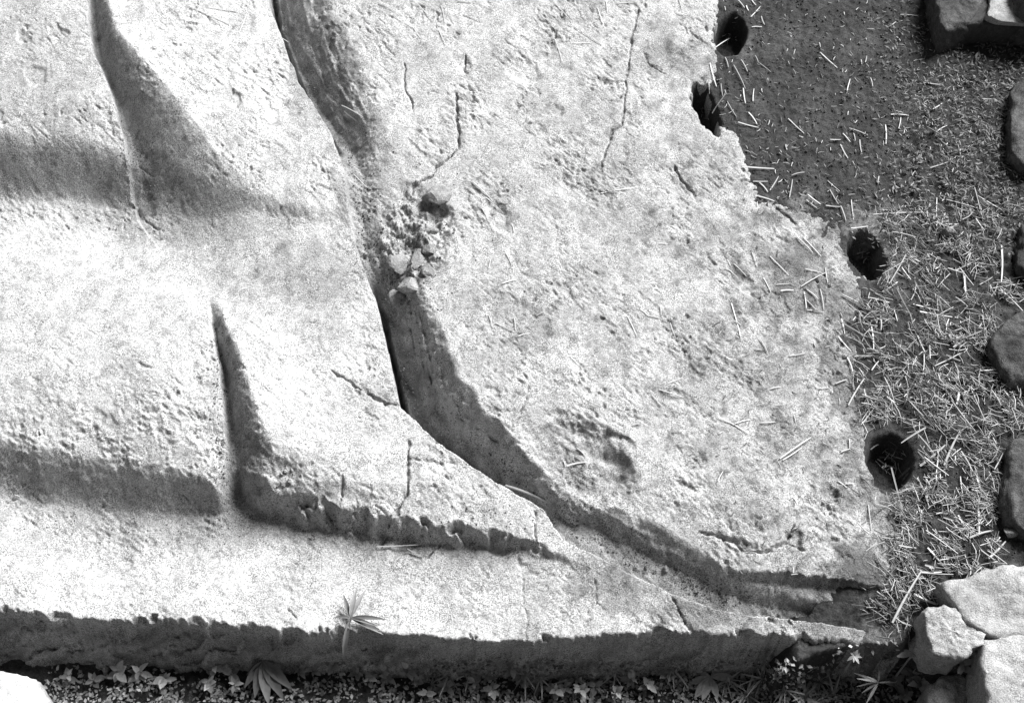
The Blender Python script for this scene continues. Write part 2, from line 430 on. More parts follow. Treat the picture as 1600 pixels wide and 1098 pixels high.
def mesh_np(name, verts, faces, smooth=True):
    me = bpy.data.meshes.new(name)
    verts = np.asarray(verts, np.float32); faces = np.asarray(faces, np.int32)
    k = faces.shape[1]
    me.vertices.add(len(verts)); me.vertices.foreach_set('co', verts.ravel())
    me.loops.add(faces.size); me.loops.foreach_set('vertex_index', faces.ravel())
    me.polygons.add(len(faces))
    me.polygons.foreach_set('loop_start', np.arange(0, faces.size, k, dtype=np.int32))
    me.update(calc_edges=True)
    if smooth: smooth_all(me)
    return me

def link(name, me, mat=None, parent=None, loc=(0, 0, 0), rot=(0, 0, 0), scale=(1, 1, 1), props=None):
    o = bpy.data.objects.new(name, me)
    COL.objects.link(o)
    if me is not None and mat is not None and len(me.materials) == 0:
        me.materials.append(mat)
    o.location = loc; o.rotation_euler = rot; o.scale = scale
    if parent is not None: o.parent = parent
    if props:
        for k, v in props.items(): o[k] = v
    return o

def tag(o, label, cat, group=None, kind=None):
    o['label'] = label; o['category'] = cat
    if group: o['group'] = group
    if kind: o['kind'] = kind
    return o

def axis(lo, hi, a, b, fine, coarse):
    """coordinates fine between a and b, growing to coarse outside"""
    mid = list(np.arange(a, b, fine))
    out = []; s = fine; p = a
    while p > lo:
        s = min(s * 1.12, coarse); p -= s; out.append(p)
    left = out[::-1]; out = []; s = fine; p = mid[-1]
    while p < hi:
        s = min(s * 1.12, coarse); p += s; out.append(p)
    return np.array(left + mid + out)

# ------------------------------------------------------------------ materials
def new_mat(name):
    m = bpy.data.materials.new(name); m.use_nodes = True
    nt = m.node_tree
    b = nt.nodes['Principled BSDF']
    b.inputs['Specular IOR Level'].default_value = 0.15
    b.inputs['Roughness'].default_value = .9
    return m, nt.nodes, nt.links, b

def noise(n, l, vec, scale, detail=3, rough=.55):
    t = n.new('ShaderNodeTexNoise')
    t.inputs['Scale'].default_value = scale; t.inputs['Detail'].default_value = detail; t.inputs['Roughness'].default_value = rough
    l.new(vec, t.inputs['Vector'])
    return t.outputs['Fac']

def remap(n, l, fac, a, b, c, d):
    r = n.new('ShaderNodeMapRange')
    l.new(fac, r.inputs[0])
    for i, x in enumerate((a, b, c, d)): r.inputs[i + 1].default_value = x
    return r.outputs[0]

def mth(n, l, op, a, b):
    m = n.new('ShaderNodeMath'); m.operation = op
    for i, x in enumerate((a, b)):
        if isinstance(x, (int, float)): m.inputs[i].default_value = x
        else: l.new(x, m.inputs[i])
    return m.outputs[0]

def grain_mat(name, base, speck=.35, mottle=.18, bump=.5, bscale=600, speck_scale=520, attr=None, attr_col=.25, obj_coord=False, dark_spots=.0):
    m, n, l, b = new_mat(name)
    if obj_coord:
        vec = n.new('ShaderNodeTexCoord').outputs['Object']
    else:
        vec = n.new('ShaderNodeNewGeometry').outputs['Position']
    f1 = noise(n, l, vec, speck_scale, 2, .7)
    f2 = noise(n, l, vec, 9, 5, .6)
    f3 = noise(n, l, vec, 70, 4, .65)
    s0 = remap(n, l, f1, .33, .64, -speck, speck * .6)
    amp = remap(n, l, noise(n, l, vec, 22, 3, .6), .35, .65, .55, 1.25)
    s = mth(n, l, 'ADD', mth(n, l, 'MULTIPLY', s0, amp), 1.0)
    t = remap(n, l, f2, .3, .7, 1 - mottle, 1 + mottle)
    t3 = remap(n, l, f3, .3, .7, 1 - mottle, 1 + mottle)
    v = mth(n, l, 'MULTIPLY', mth(n, l, 'MULTIPLY', s, t), t3)
    if dark_spots:
        f4 = noise(n, l, vec, 150, 3, .6)
        ds = remap(n, l, f4, .59, .66, 1.0, 1 - dark_spots)
        v = mth(n, l, 'MULTIPLY', v, ds)
    basev = base
    if attr:
        a = n.new('ShaderNodeAttribute'); a.attribute_name = attr
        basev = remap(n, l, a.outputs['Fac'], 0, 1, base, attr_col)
    v = mth(n, l, 'MULTIPLY', v, basev)
    v = mth(n, l, 'MINIMUM', v, .82)
    l.new(v, b.inputs['Base Color'])
    bp = n.new('ShaderNodeBump'); bp.inputs['Strength'].default_value = bump; bp.inputs['Distance'].default_value = .003
    hb = mth(n, l, 'ADD', noise(n, l, vec, bscale, 3, .65), mth(n, l, 'MULTIPLY', noise(n, l, vec, bscale * .28, 4, .65), 1.6))
    l.new(hb, bp.inputs['Height'])
    l.new(bp.outputs[0], b.inputs['Normal'])
    return m

M = {}
M['stone'] = grain_mat('pale_stone', .37, .72, .17, .6, 560, 360, 'dirt_and_shade', .115, dark_spots=.4)
M['soil'] = grain_mat('dark_earth', 0.037, .6, .30, .9, 520, 420, 'dust_and_light', .15)
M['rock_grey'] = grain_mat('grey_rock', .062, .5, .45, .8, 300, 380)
M['rock_pale'] = grain_mat('pale_rock', 0.27, .5, .25, .7, 300, 380)
M['rock_white'] = grain_mat('white_rock', .40, .4, .2, .3, 300, 400)
M['grit'] = grain_mat('groove_grit', .085, .5, .5, .6, 300, 300)
M['crumb'] = grain_mat('earth_crumb', .06, .5, .5, .6, 300, 300)
M['rubble'] = grain_mat('rubble_stone', 0.2, .5, .3, .8, 300, 380)
M['rock_dark_shade'] = grain_mat('dark_rock_shade', .045, .40, .30, .7, 420, 450)  # dark stone colour, also the shade painted under the bright flat stone

def plain_mat(name, base, var=.25, scale=60, rough=.8, trans=0.0):
    m, n, l, b = new_mat(name)
    vec = n.new('ShaderNodeTexCoord').outputs['Object']
    oi = n.new('ShaderNodeObjectInfo')
    g = n.new('ShaderNodeNewGeometry')
    r1 = remap(n, l, oi.outputs['Random'], 0, 1, 1 - var, 1 + var)
    r3 = remap(n, l, g.outputs['Random Per Island'], 0, 1, 1 - var, 1 + var)
    r2 = remap(n, l, noise(n, l, vec, scale, 2, .6), .3, .7, .8, 1.2)
    v = mth(n, l, 'MULTIPLY', mth(n, l, 'MULTIPLY', mth(n, l, 'MULTIPLY', r1, r2), r3), base)
    l.new(v, b.inputs['Base Color'])
    b.inputs['Roughness'].default_value = rough
    b.inputs['Specular IOR Level'].default_value = .25
    return m
M['straw'] = plain_mat('dry_straw', 0.33, .4, 8, .6)
M['straw_bright'] = plain_mat('bleached_straw', 0.42, .12, 8, .6)
M['straw_dull'] = plain_mat('weathered_straw', 0.1, .5, 8, .7)
M['leaf'] = plain_mat('weed_leaf', .22, .5, 6, .55)
M['leaf_dark'] = plain_mat('dull_leaf', .11, .6, 6, .6)
M['leaf_pale'] = plain_mat('pale_leaf', .18, .2, 6, .55)
M['leaf_dry'] = plain_mat('dry_leaf', .24, .2, 6, .6)

# ------------------------------------------------------------------ GROUND sheet
gx = axis(-14, 14, -1.36, 1.45, .004, 1.5)
gy = axis(-12, 16, -.92, 1.30, .004, 1.5)
X, Y = np.meshgrid(gx, gy)
Z = ground_z(X.ravel(), Y.ravel()).reshape(X.shape)
GRND = (gx, gy, Z)
u0, v0 = proj(X, Y, 0.0)
nx, ny = len(gx), len(gy)
ids = np.arange(nx * ny).reshape(ny, nx)
q = np.stack([ids[:-1, :-1], ids[:-1, 1:], ids[1:, 1:], ids[1:, :-1]], -1).reshape(-1, 4)
uc = u0.ravel()[q].mean(1); vc_ = v0.ravel()[q].mean(1)
sr, _ = polydist(uc, vc_, R_P); se, _ = polydist(uc, vc_, E_P)
keep = ~((sr > 90) & (se < -40) & (uc > -250) & (vc_ > -160))    # nothing to see under the stone
q = q[keep]
used = np.unique(q); mp = np.full(nx * ny, -1); mp[used] = np.arange(len(used))
gverts = np.c_[X.ravel(), Y.ravel(), Z.ravel()][used]
gme = mesh_np('ground', gverts, mp[q])
gu, gv = proj(gverts[:, 0], gverts[:, 1], 0.0)
dust_and_light = sstep(.1, .5, fbm(gu / 45, gv / 45, 3, 231)) * .12
dustp = [(1360, 350, 60, 26, .9), (1400, 400, 30, 40, .8), (1250, 320, 30, 14, .9), (1380, 985, 60, 26, .9), (1410, 770, 28, 30, .8), (1390, 880, 26, 50, .5), (1160, 80, 20, 30, .3), (1350, 640, 40, 34, .5)]
for (px, py, rx, ry, a) in dustp:
    c = ref([(px, py)], -.02)[0]
    rr = np.hypot((gu - c[0]) / rx, (gv - c[1]) / ry) + .5 * fbm(gu / 25, gv / 25, 3, 235)
    dust_and_light = np.maximum(dust_and_light, a * sstep(1.2, .6, rr))
dust_and_light = np.maximum(dust_and_light, .6 * sstep(1030, 1120, gv) * sstep(1340, 1300, gu))  # strip paler towards the bottom, sunlight there painted into the earth
at = gme.attributes.new('dust_and_light', 'FLOAT', 'POINT'); at.data.foreach_set('value', dust_and_light.astype(np.float32))
ground = link('ground', gme, M['soil'], props={'kind': 'structure'})

# ------------------------------------------------------------------ CARVED STONE, one relief split into its parts
sx = axis(-1.85, 1.02, -1.42, .98, .0026, .02)
sy = axis(-.90, 1.6, -.82, 1.24, .0026, .02)
X, Y = np.meshgrid(sx, sy)
ny, nx = X.shape
Z, F = slab_fields(X.ravel(), Y.ravel())
Z = Z.reshape(X.shape)
zx = np.gradient(Z, sx, axis=1); zy = np.gradient(Z, sy, axis=0)
N = np.stack([-zx, -zy, np.ones_like(Z)], -1).reshape(-1, 3)
N /= np.linalg.norm(N, axis=1)[:, None]
V = np.c_[X.ravel(), Y.ravel(), Z.ravel()]
ids = np.arange(nx * ny).reshape(ny, nx)
q = np.stack([ids[:-1, :-1], ids[:-1, 1:], ids[1:, 1:], ids[1:, :-1]], -1).reshape(-1, 4)
fm = {k: F[k][q[:, 0]] for k in F}
uu, vv = fm['u'], fm['v']
left = fm['groove'] < 0
reg = np.full(len(q), 0)
reg[~left] = 1                                            # broad panel
reg[(~left) & (fm['groove'] < .97) & (uu < 1330)] = 2     # groove
reg[left] = 3                                             # flat panel
up = left & (fm['step_a'] < 20) & (vv < 345)
reg[up & (fm['valley'] < 0)] = 4
reg[up & (fm['valley'] >= 0)] = 5
mid = left & (fm['step_c'] < 10) & (vv > 480)
reg[mid & (fm['wedge'] < 0)] = 6
reg[mid & (fm['wedge'] >= 0)] = 7
reg[left & (fm['step_c'] >= 10)] = 8
reg[fm['edge'] > 0] = 9
for k in range(4):
    reg[(fm['hole'] < 1.0) & (fm['hole_i'] == k)] = 10 + k
drop = (fm['right'] > 70) | ((fm['edge'] > 60))
stone_loc = np.array([-.2, -.05, STRIP_Z])
stone = link('carved_stone', None, loc=tuple(stone_loc))
tag(stone, 'large pale carved stone slab with drapery folds, a deep curved groove and drilled holes', 'carved stone')
names = {1: ('broad_panel', 'wide weathered flat face of the stone right of the groove'), 2: ('groove', 'deep dark curved groove crossing the stone'), 3: ('flat_panel', 'smooth bright flat area between the folds'),
         4: ('drapery_fold', 'rounded fold in the upper left corner'), 5: ('drapery_fold', 'slanting fold with a dark left slope beside the groove'),
         6: ('drapery_fold', 'broad rounded fold with a shaded lower edge at far left'), 7: ('drapery_fold', 'cracked fold tapering to a point along the groove'),
         8: ('lower_band', 'smooth pale band along the lower rim'), 9: ('side_face', 'dark layered side of the stone facing the weeds'),
         10: ('drilled_hole', 'round hole in the stone edge nearest the top of the photo'), 11: ('drilled_hole', 'narrow crescent hole notched into the stone edge'),
         12: ('drilled_hole', 'slanting oval hole halfway down the stone edge'), 13: ('drilled_hole', 'large round hole with straw inside, lowest of the four')}
# dirt lying on the stone, plus shade painted into groove and side face
du, dv = F['u'], F['v']
dn = fbm(du / 40, dv / 40, 4, 241, .55)
dirt_and_shade = np.zeros_like(du)
DIRT = [(480, 430, 110, 50, .42), (500, 500, 60, 60, .25), (1240, 450, 90, 90, .55), (1180, 560, 140, 90, .22), (820, 500, 90, 50, .35), (1060, 90, 60, 40, .35), (1000, 300, 260, 120, .14), (580, 300, 60, 110, .45), (510, 150, 50, 120, .5),
        (1330, 560, 60, 240, .5), (1390, 390, 40, 60, .85), (1420, 720, 34, 70, .8), (1330, 350, 60, 24, .6), (1360, 880, 70, 60, .6), (1250, 700, 120, 60, .25), (900, 730, 70, 50, .3), (960, 900, 80, 40, .6), (1100, 945, 120, 26, .6), (1300, 950, 120, 40, .6), (225, 255, 40, 35, .35),
        (560, 620, 60, 25, .25), (250, 800, 300, 40, .22), (650, 870, 200, 40, .18), (30, 120, 90, 120, .22), (385, 730, 40, 40, .4), (1240, 330, 70, 20, .45), (640, 380, 60, 90, .35), (1380, 760, 60, 60, .5), (1150, 40, 40, 60, .4)]
for (px, py, rx, ry, a) in DIRT:
    c = ref([(px, py)], 0.0)[0]
    m = (np.abs(du - c[0]) < rx * 1.8) & (np.abs(dv - c[1]) < ry * 1.8)
    rr = np.hypot((du[m] - c[0]) / rx, (dv[m] - c[1]) / ry) + .75 * dn[m]
    dirt_and_shade[m] = np.maximum(dirt_and_shade[m], a * sstep(1.1, .55, rr))
dirt_and_shade = np.clip(dirt_and_shade + .16 * sstep(.15, .5, dn) + .30 * sstep(.25, .6, fbm(du / 17, dv / 17, 3, 251)) , 0, 1)
dirt_and_shade = np.maximum(dirt_and_shade, np.clip(.5 + .6 * fbm((du + 3 * dv) / 70, (dv + .1 * du) / 6, 3, 255), .3, 1) * sstep(0, 8, F['edge']))  # side face darkened: its shade painted in along with the layered stains
dirt_and_shade = np.maximum(dirt_and_shade, np.clip(.5 + .5 * fbm((du + dv) / 60, (du - dv) / 14, 3, 257), .1, 1) * sstep(.25, .7, F['gp']) * (F['groove'] > 0))  # groove darkened: settled earth plus shade painted into the recess
right_side = sstep(0, .4, F['groove'] - 1)
dirt_and_shade = np.clip(dirt_and_shade + right_side * (.35 + .65 * sstep(650, 1250, du)) * (.16 + .30 * sstep(-.1, .5, fbm(du / 70, dv / 70, 4, 261, .6)) + .3 * sstep(.2, .6, fbm(du / 26, dv / 15, 3, 265))), 0, 1)
dirt_and_shade = np.maximum(dirt_and_shade, .5 * sstep(1.0, .9, F['hole']))  # darker inside the holes
dirt_and_shade = np.maximum(dirt_and_shade, .55 * sstep(-70, 5, F['right'] + 40 * fbm(du / 34, dv / 34, 4, 271, .6)) * sstep(280, 330, dv))
for r, (nm, lab) in names.items():
    f = q[(reg == r) & ~drop]
    if len(f) == 0: continue
    used = np.unique(f); mp = np.full(nx * ny, -1); mp[used] = np.arange(len(used))
    me = mesh_np(nm, V[used] - stone_loc, mp[f])
    a = me.attributes.new('dirt_and_shade', 'FLOAT', 'POINT'); a.data.foreach_set('value', dirt_and_shade[used].astype(np.float32))
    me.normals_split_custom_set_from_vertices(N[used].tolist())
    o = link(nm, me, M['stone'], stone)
    o['label'] = lab

SLAB = (sx, sy, np.where(((F['right'] > 66) | (F['edge'] > 56)).reshape(Z.shape), -9.0, Z))
def bil(G, x, y):
    ax_, ay_, g = G
    i = np.clip(np.searchsorted(ax_, x) - 1, 0, len(ax_) - 2); j = np.clip(np.searchsorted(ay_, y) - 1, 0, len(ay_) - 2)
    fx = np.clip((x - ax_[i]) / (ax_[i + 1] - ax_[i]), 0, 1); fy = np.clip((y - ay_[j]) / (ay_[j + 1] - ay_[j]), 0, 1)
    return (g[j, i] * (1 - fx) + g[j, i + 1] * fx) * (1 - fy) + (g[j + 1, i] * (1 - fx) + g[j + 1, i + 1] * fx) * fy
def surf(x, y):
    x = np.atleast_1d(np.asarray(x, float)); y = np.atleast_1d(np.asarray(y, float))
    out = (x < sx[0]) | (x > sx[-1]) | (y < sy[0]) | (y > sy[-1])
    return np.maximum(np.where(out, -9, bil(SLAB, x, y)), bil(GRND, x, y))
def spot(px, py, z0=None):
    """points of the built surface seen at photograph position"""
    px = np.atleast_1d(np.asarray(px, float)); py = np.atleast_1d(np.asarray(py, float))
    z = np.full(px.shape, -.02 if z0 is None else z0)
    z = np.where((py > 1025) & (px < 1310), STRIP_Z, z)
    for _ in range(6):
        x, y = unproj(px, py, z)
        z = .5 * z + .5 * surf(x, y)
    x, y = unproj(px, py, z)
    return x, y, surf(x, y)

# ------------------------------------------------------------------ ROCKS
def rock(name, outline, ztop, zbot, mat, label, cat='stone', group=None, dome=.02, flare=.0, n=72, seed=1, rough=.006, parent=None, facet=0.0, tiltx=0.0, tilty=0.0, facets=7, elmax=.9, cut=(.80, .95)):
    P = np.array([unproj(p[0], p[1], p[2] if len(p) > 2 else ztop) for p in outline], float)
    # resample the closed outline
    Q = np.r_[P, P[:1]]
    L = np.r_[0, np.cumsum(np.linalg.norm(np.diff(Q, axis=0), axis=1))]
    s = np.linspace(0, L[-1], n, endpoint=False)
    O = np.c_[np.interp(s, L, Q[:, 0]), np.interp(s, L, Q[:, 1])]
    for _ in range(0): O = .5 * O + .25 * (np.roll(O, 1, 0) + np.roll(O, -1, 0))
    c = O.mean(0); size = np.linalg.norm(O - c, axis=1).mean()
    rings = []
    for r in np.linspace(.04, .90, 13): rings.append((r, ztop + .5 * dome * (1 - r ** 2)))
    hgt = ztop - zbot
    for k, (r, d) in enumerate([(.94, .01), (.97, .03), (.99, .07), (1.0, .13), (1.0, .2), (1.0, .3), (1.0, .42), (1.0, .56), (1.0, .7), (.99, .85), (.97, 1.0)]):
        rings.append((r + flare * d, ztop - d * hgt * 1.0 - 0.0))
    vs_ = []
    for (r, z) in rings:
        p = c + (O - c) * r
        zz = np.full(n, z)
        zz = zz + tiltx * (p[:, 0] - c[0]) + tilty * (p[:, 1] - c[1])
        vs_.append(np.c_[p, zz])
    A = np.array(vs_)
    # irregular surface
    k = 1 / max(size, .01)
    nz = fbm(A[..., 0] * 28 + seed * 7.3 + A[..., 2] * 17, A[..., 1] * 28 + A[..., 2] * 23, 4, 300 + seed, .55)
    nz2 = fbm(A[..., 0] * 9 + seed * 3.3, A[..., 1] * 9 + A[..., 2] * 12, 2, 330 + seed)
    rad = A.copy(); rad[..., 0] -= c[0]; rad[..., 1] -= c[1]; rad[..., 2] = 0
    ln = np.linalg.norm(rad, axis=-1, keepdims=True) + 1e-6
    w = np.array([min(1, max(0, (r - .5) * 2)) for r, _ in rings])[:, None, None]
    A = A + rad / ln * w * (nz[..., None] * rough + nz2[..., None] * rough * 1.2)
    A[..., 2] += nz * rough * .8 + nz2 * rough
    rr_ = random.Random(seed * 17 + 3)
    cc = np.array([c[0], c[1], (ztop + zbot) / 2])
    for _ in range(facets):
        th = rr_.uniform(0, 6.283); el = rr_.uniform(-.1, elmax)
        nv = np.array([math.cos(th) * math.cos(el), math.sin(th) * math.cos(el), math.sin(el)])
        dd = (A - cc) @ nv
        lim = dd.max() * rr_.uniform(*cut)
        A = A - nv * (np.maximum(0, dd - lim) * .85)[..., None]
    fine = fbm(A[..., 0] * 90 + seed, A[..., 1] * 90 + A[..., 2] * 70, 3, 350 + seed, .6)
    sc_ = min(1, size / .09)
    A[..., 2] += fine * .0028 * sc_
    A = A + rad / ln * w * (fine * .003 * sc_)[..., None]
    m = len(rings)
    base = np.array([c[0], c[1], zbot])
    verts = np.r_[A.reshape(-1, 3), [[c[0], c[1], A[0, :, 2].mean()]]] - base
    idx = np.arange(m * n).reshape(m, n)
    nxt = np.roll(idx, -1, 1)
    f = np.stack([idx[:-1], idx[1:], nxt[1:], nxt[:-1]], -1).reshape(-1, 4)
    ar = 0.5 * np.sum(O[:, 0] * np.roll(O[:, 1], -1) - O[:, 1] * np.roll(O[:, 0], -1))
    cap = np.stack([np.full(n, m * n), idx[0], nxt[0], nxt[0]], -1)
    if ar < 0: f = f[:, ::-1]; cap = cap[:, [0, 2, 1, 1]]
    me = bpy.data.meshes.new(name)
    me.from_pydata(verts.tolist(), [], f.tolist() + [t[:3] for t in cap.tolist()])
    me.update(); smooth_all(me)
    o = link(name, me, mat, parent, loc=tuple(base))
    tag(o, label, cat, group)
    return o

rock('stone', [(1456, -60), (1545, -60), (1545, -10), (1543, 18), (1532, 30), (1502, 40), (1478, 50), (1470, 36), (1463, 8)], .075, -.03, M['rock_grey'],
     'grey stone with a rounded corner left of the bright stone at top right', group='loose stones on the right', seed=1, dome=.006)
rock('stone', [(1474, 50), (1504, 42), (1540, 34), (1690, 46), (1690, -60), (1500, -60)], .066, -.04, M['rock_dark_shade'],  # added stone, its dark colour stands in for the overhang's shade
     'added black stone for the shadowed face under the bright flat stone at top right', group='loose stones on the right', seed=15, dome=.002, facets=3)
rock('stone', [(1546, -70), (1590, -70), (1612, 14), (1680, 30), (1680, 44), (1600, 36), (1536, 32), (1546, 14)], .082, .066, M['rock_pale'],
     'bright flat-topped stone above the black shadow at top right', group='loose stones on the right', seed=2, dome=.004, rough=.003)
rock('stone', [(1580, -60), (1680, -60), (1680, 22), (1612, 16), (1592, 4)], .13, .0, M['rock_grey'],
     'grey stone filling the very corner at top right', group='loose stones on the right', seed=3, dome=.006)
rock('stone', [(1582, 150), (1590, 110), (1610, 92), (1690, 90), (1690, 262), (1600, 256), (1582, 238), (1578, 200)], .035, -.04, M['rock_grey'],
     'grey upright stone at right edge below the shadowed stones', group='loose stones on the right', seed=4, dome=.015)
rock('stone', [(1592, 352), (1620, 335), (1690, 335), (1690, 440), (1612, 436), (1594, 420)], .012, -.04, M['rock_dark_shade'],
     'small dark stone at right edge in the middle of the straw', group='loose stones on the right', seed=5, dome=.01)
rock('stone', [(1549, 512), (1562, 490), (1600, 480), (1690, 474), (1690, 596), (1612, 604), (1580, 596), (1562, 574), (1550, 545)], .018, -.05, M['rock_grey'],
     'rounded grey stone at right edge beside the thickest straw', group='loose stones on the right', seed=6, dome=.012)
rock('stone', [(1573, 705), (1590, 684), (1640, 676), (1690, 680), (1690, 850), (1600, 850), (1578, 838), (1570, 780)], .012, -.06, M['rock_grey'],
     'tall grey stone at right edge above the pale corner blocks', group='loose stones on the right', seed=7, dome=.012)
rock('stone', [(1468, 908), (1500, 902), (1532, 888), (1575, 880), (1690, 872), (1690, 994), (1610, 996), (1566, 999), (1536, 988), (1512, 970), (1492, 944)], .02, -.10, M['rock_pale'],
     'broad pale grey slab of stone topmost of the lower right corner blocks', group='pale blocks in the lower right corner', seed=8, elmax=.35, cut=(.93, .99), facets=5, dome=.004, rough=.005)
rock('stone', [(1440, 952), (1462, 946), (1492, 946), (1520, 964), (1540, 990), (1540, 1008), (1504, 1026), (1458, 1020), (1446, 990)], .015, -.10, M['rock_pale'],
     'small pale wedge-shaped block with a straw lying across it', group='pale blocks in the lower right corner', seed=9, elmax=.35, cut=(.93, .99), facets=5, dome=.004, rough=.005, n=84)
rock('stone', [(1538, 996), (1580, 988), (1690, 984), (1690, 1160), (1552, 1160), (1542, 1110), (1535, 1050)], .018, -.16, M['rock_pale'],
     'large pale squared block in the very lower right corner', group='pale blocks in the lower right corner', seed=10, elmax=.35, cut=(.93, .99), facets=5, dome=.004, rough=.004)
rock('stone', [(1452, 1066), (1480, 1052), (1536, 1046), (1536, 1110), (1538, 1160), (1452, 1160), (1440, 1110)], -.10, -.24, M['rock_pale'],
     'low pale stone between the corner block and the dark leafy weeds', group='pale blocks in the lower right corner', seed=11, dome=.015)
rock('stone', [(-80, 1038), (0, 1042), (36, 1048), (58, 1060), (66, 1078), (70, 1160), (-80, 1160)], -.15, -.26, M['rock_white'],
     'bright white stone in the lower left corner', seed=12, dome=.006, rough=.003)
# rubble lying in the shallow stretch of the groove
RUB = [([(606, 412), (612, 396), (630, 388), (640, 402), (640, 424), (622, 430), (608, 426)], 'grey squarish rubble stone next to the groove lip'),
       ([(640, 388), (652, 384), (664, 394), (662, 418), (650, 426), (641, 412)], 'light upright rubble stone in the middle of the groove pile'),
       ([(662, 386), (672, 378), (684, 386), (680, 400), (668, 402)], 'small dark-sided rubble stone at the right of the groove pile'),
       ([(622, 444), (634, 428), (652, 430), (660, 446), (644, 456), (626, 458)], 'light rubble stone low in the groove pile'),
       ([(608, 466), (618, 452), (634, 458), (638, 470), (620, 476)], 'lowest rubble stone in the groove pile'),
       ([(650, 312), (664, 298), (690, 290), (702, 298), (700, 312), (676, 318), (660, 326)], 'curved pale flake at the top of the groove rubble'),
       ([(652, 362), (668, 352), (686, 356), (684, 370), (664, 374)], 'flat grey rubble stone under the curved flake'),
       ([(660, 424), (672, 408), (682, 414), (676, 434), (664, 440)], 'narrow rubble stone against the right wall of the groove')]
def chunk_mesh(seed, name, mat, planes=9):
    """angular broken piece about one unit in radius"""
    import bmesh
    r = random.Random(seed)
    bm = bmesh.new(); bmesh.ops.create_icosphere(bm, subdivisions=3, radius=1)
    P = np.array([v.co[:] for v in bm.verts])
    for _ in range(planes):
        nv = np.array([r.gauss(0, 1), r.gauss(0, 1), r.gauss(0, .8)]); nv /= np.linalg.norm(nv)
        P = P - np.maximum(0, P @ nv - r.uniform(.45, .75))[:, None] * nv
    P = P * (1 + .05 * fbm(P[:, 0] * 2.5 + seed * 3.7 + P[:, 2], P[:, 1] * 2.5 + P[:, 2] * 1.7, 3, 460 + seed))[:, None]
    for v, p in zip(bm.verts, P): v.co = p
    me = bpy.data.meshes.new(name); bm.to_mesh(me); bm.free(); me.materials.append(mat)
    return me
for i, (ol, lab) in enumerate(RUB):
    ol = np.array(ol, float); c = ol.mean(0); ext = (ol.max(0) - ol.min(0)) / 2 * 1.5e-3 * 1.25
    x, y, z = spot(c[0], c[1])
    o = link('rubble_stone', chunk_mesh(60 + i, 'rubble_stone', M['rubble']), loc=(float(x[0]), float(y[0]), float(z[0]) + .002), rot=(random.uniform(-.3, .3), random.uniform(-.3, .3), random.uniform(-.4, .4)), scale=(ext[0], ext[1] * 1.1, min(ext) * .6))
    tag(o, lab, 'stone', 'rubble in the groove')

# ------------------------------------------------------------------ PEBBLES
PEB = [chunk_mesh(80 + i, 'pebble', M['rock_pale'] if i % 2 else M['rubble'], 7) for i in range(5)]
def pebble(px, py, r, label, group=None, k=None, mat=None, sq=1.0):
    x, y, z = spot(px, py)
    rm = r * 1.5e-3
    me = PEB[random.randrange(5) if k is None else k]
    o = link('pebble', me, loc=(float(x[0]), float(y[0]), float(z[0]) + rm * .45), rot=(random.uniform(-.2, .2), random.uniform(-.2, .2), random.uniform(0, 6.28)), scale=(rm, rm * random.uniform(.7, 1), rm * sq))
    return tag(o, label, 'pebble', group)
for (px, py, r) in [(428, 748, 4), (437, 742, 5), (447, 740, 5), (455, 737, 4), (462, 733, 4), (440, 752, 6), (450, 750, 5), (459, 744, 4.5), (466, 742, 3.5), (446, 760, 5), (437, 761, 3.5), (455, 757, 4), (431, 756, 3.5), (452, 730, 3.5)]:
    pebble(px + random.uniform(-6, 6), py + random.uniform(-5, 5), r * random.uniform(.35, .95), 'tiny pale pebble in the cluster on the cracked fold', 'pebble cluster in a hollow of the fold')
for (px, py, r, lab) in [(1520, 124, 5.5, 'small round white pebble in the dark corner near the top right stones'), (1508, 131, 4, 'smaller pale pebble beside the round white one at top right'),
                         (1315, 303, 5.5, 'pale pellet on dark earth just above the slanting oval hole'), (1480, 366, 14, 'oval bright pebble lying among straw near the right edge'),
                         (1577, 833, 12, 'bright chip of stone beside the tall grey stone at right edge'), (1041, 890, 6, 'white pebble in the floor of the groove'), (1009, 888, 3.5, 'tiny pale pebble left of the white one in the groove'),
                         (166, 1049, 8, 'white pebble in dark gap under the left end of the stone'), (600, 1040, 9, 'grey pebble under the side face right of the hanging weed'),
                         (838, 1079, 6, 'bright round pebble among weeds in the middle of the strip'), (26, 778, 8, 'pale chip on the lower band at the left edge of the photo'), (1490, 157, 4, 'pale pebble just above the dense litter at top right')]:
    pebble(px, py, r, lab)
for i in range(60):
    px, py = random.uniform(1130, 1560), random.uniform(10, 420)
    if float(polydist(np.array([px]), np.array([py]), R_P)[0][0]) > -25: continue
    pebble(px, py, random.uniform(1.3, 2.6), 'tiny earth crumb on the bare dark earth', 'crumbs scattered on the earth')

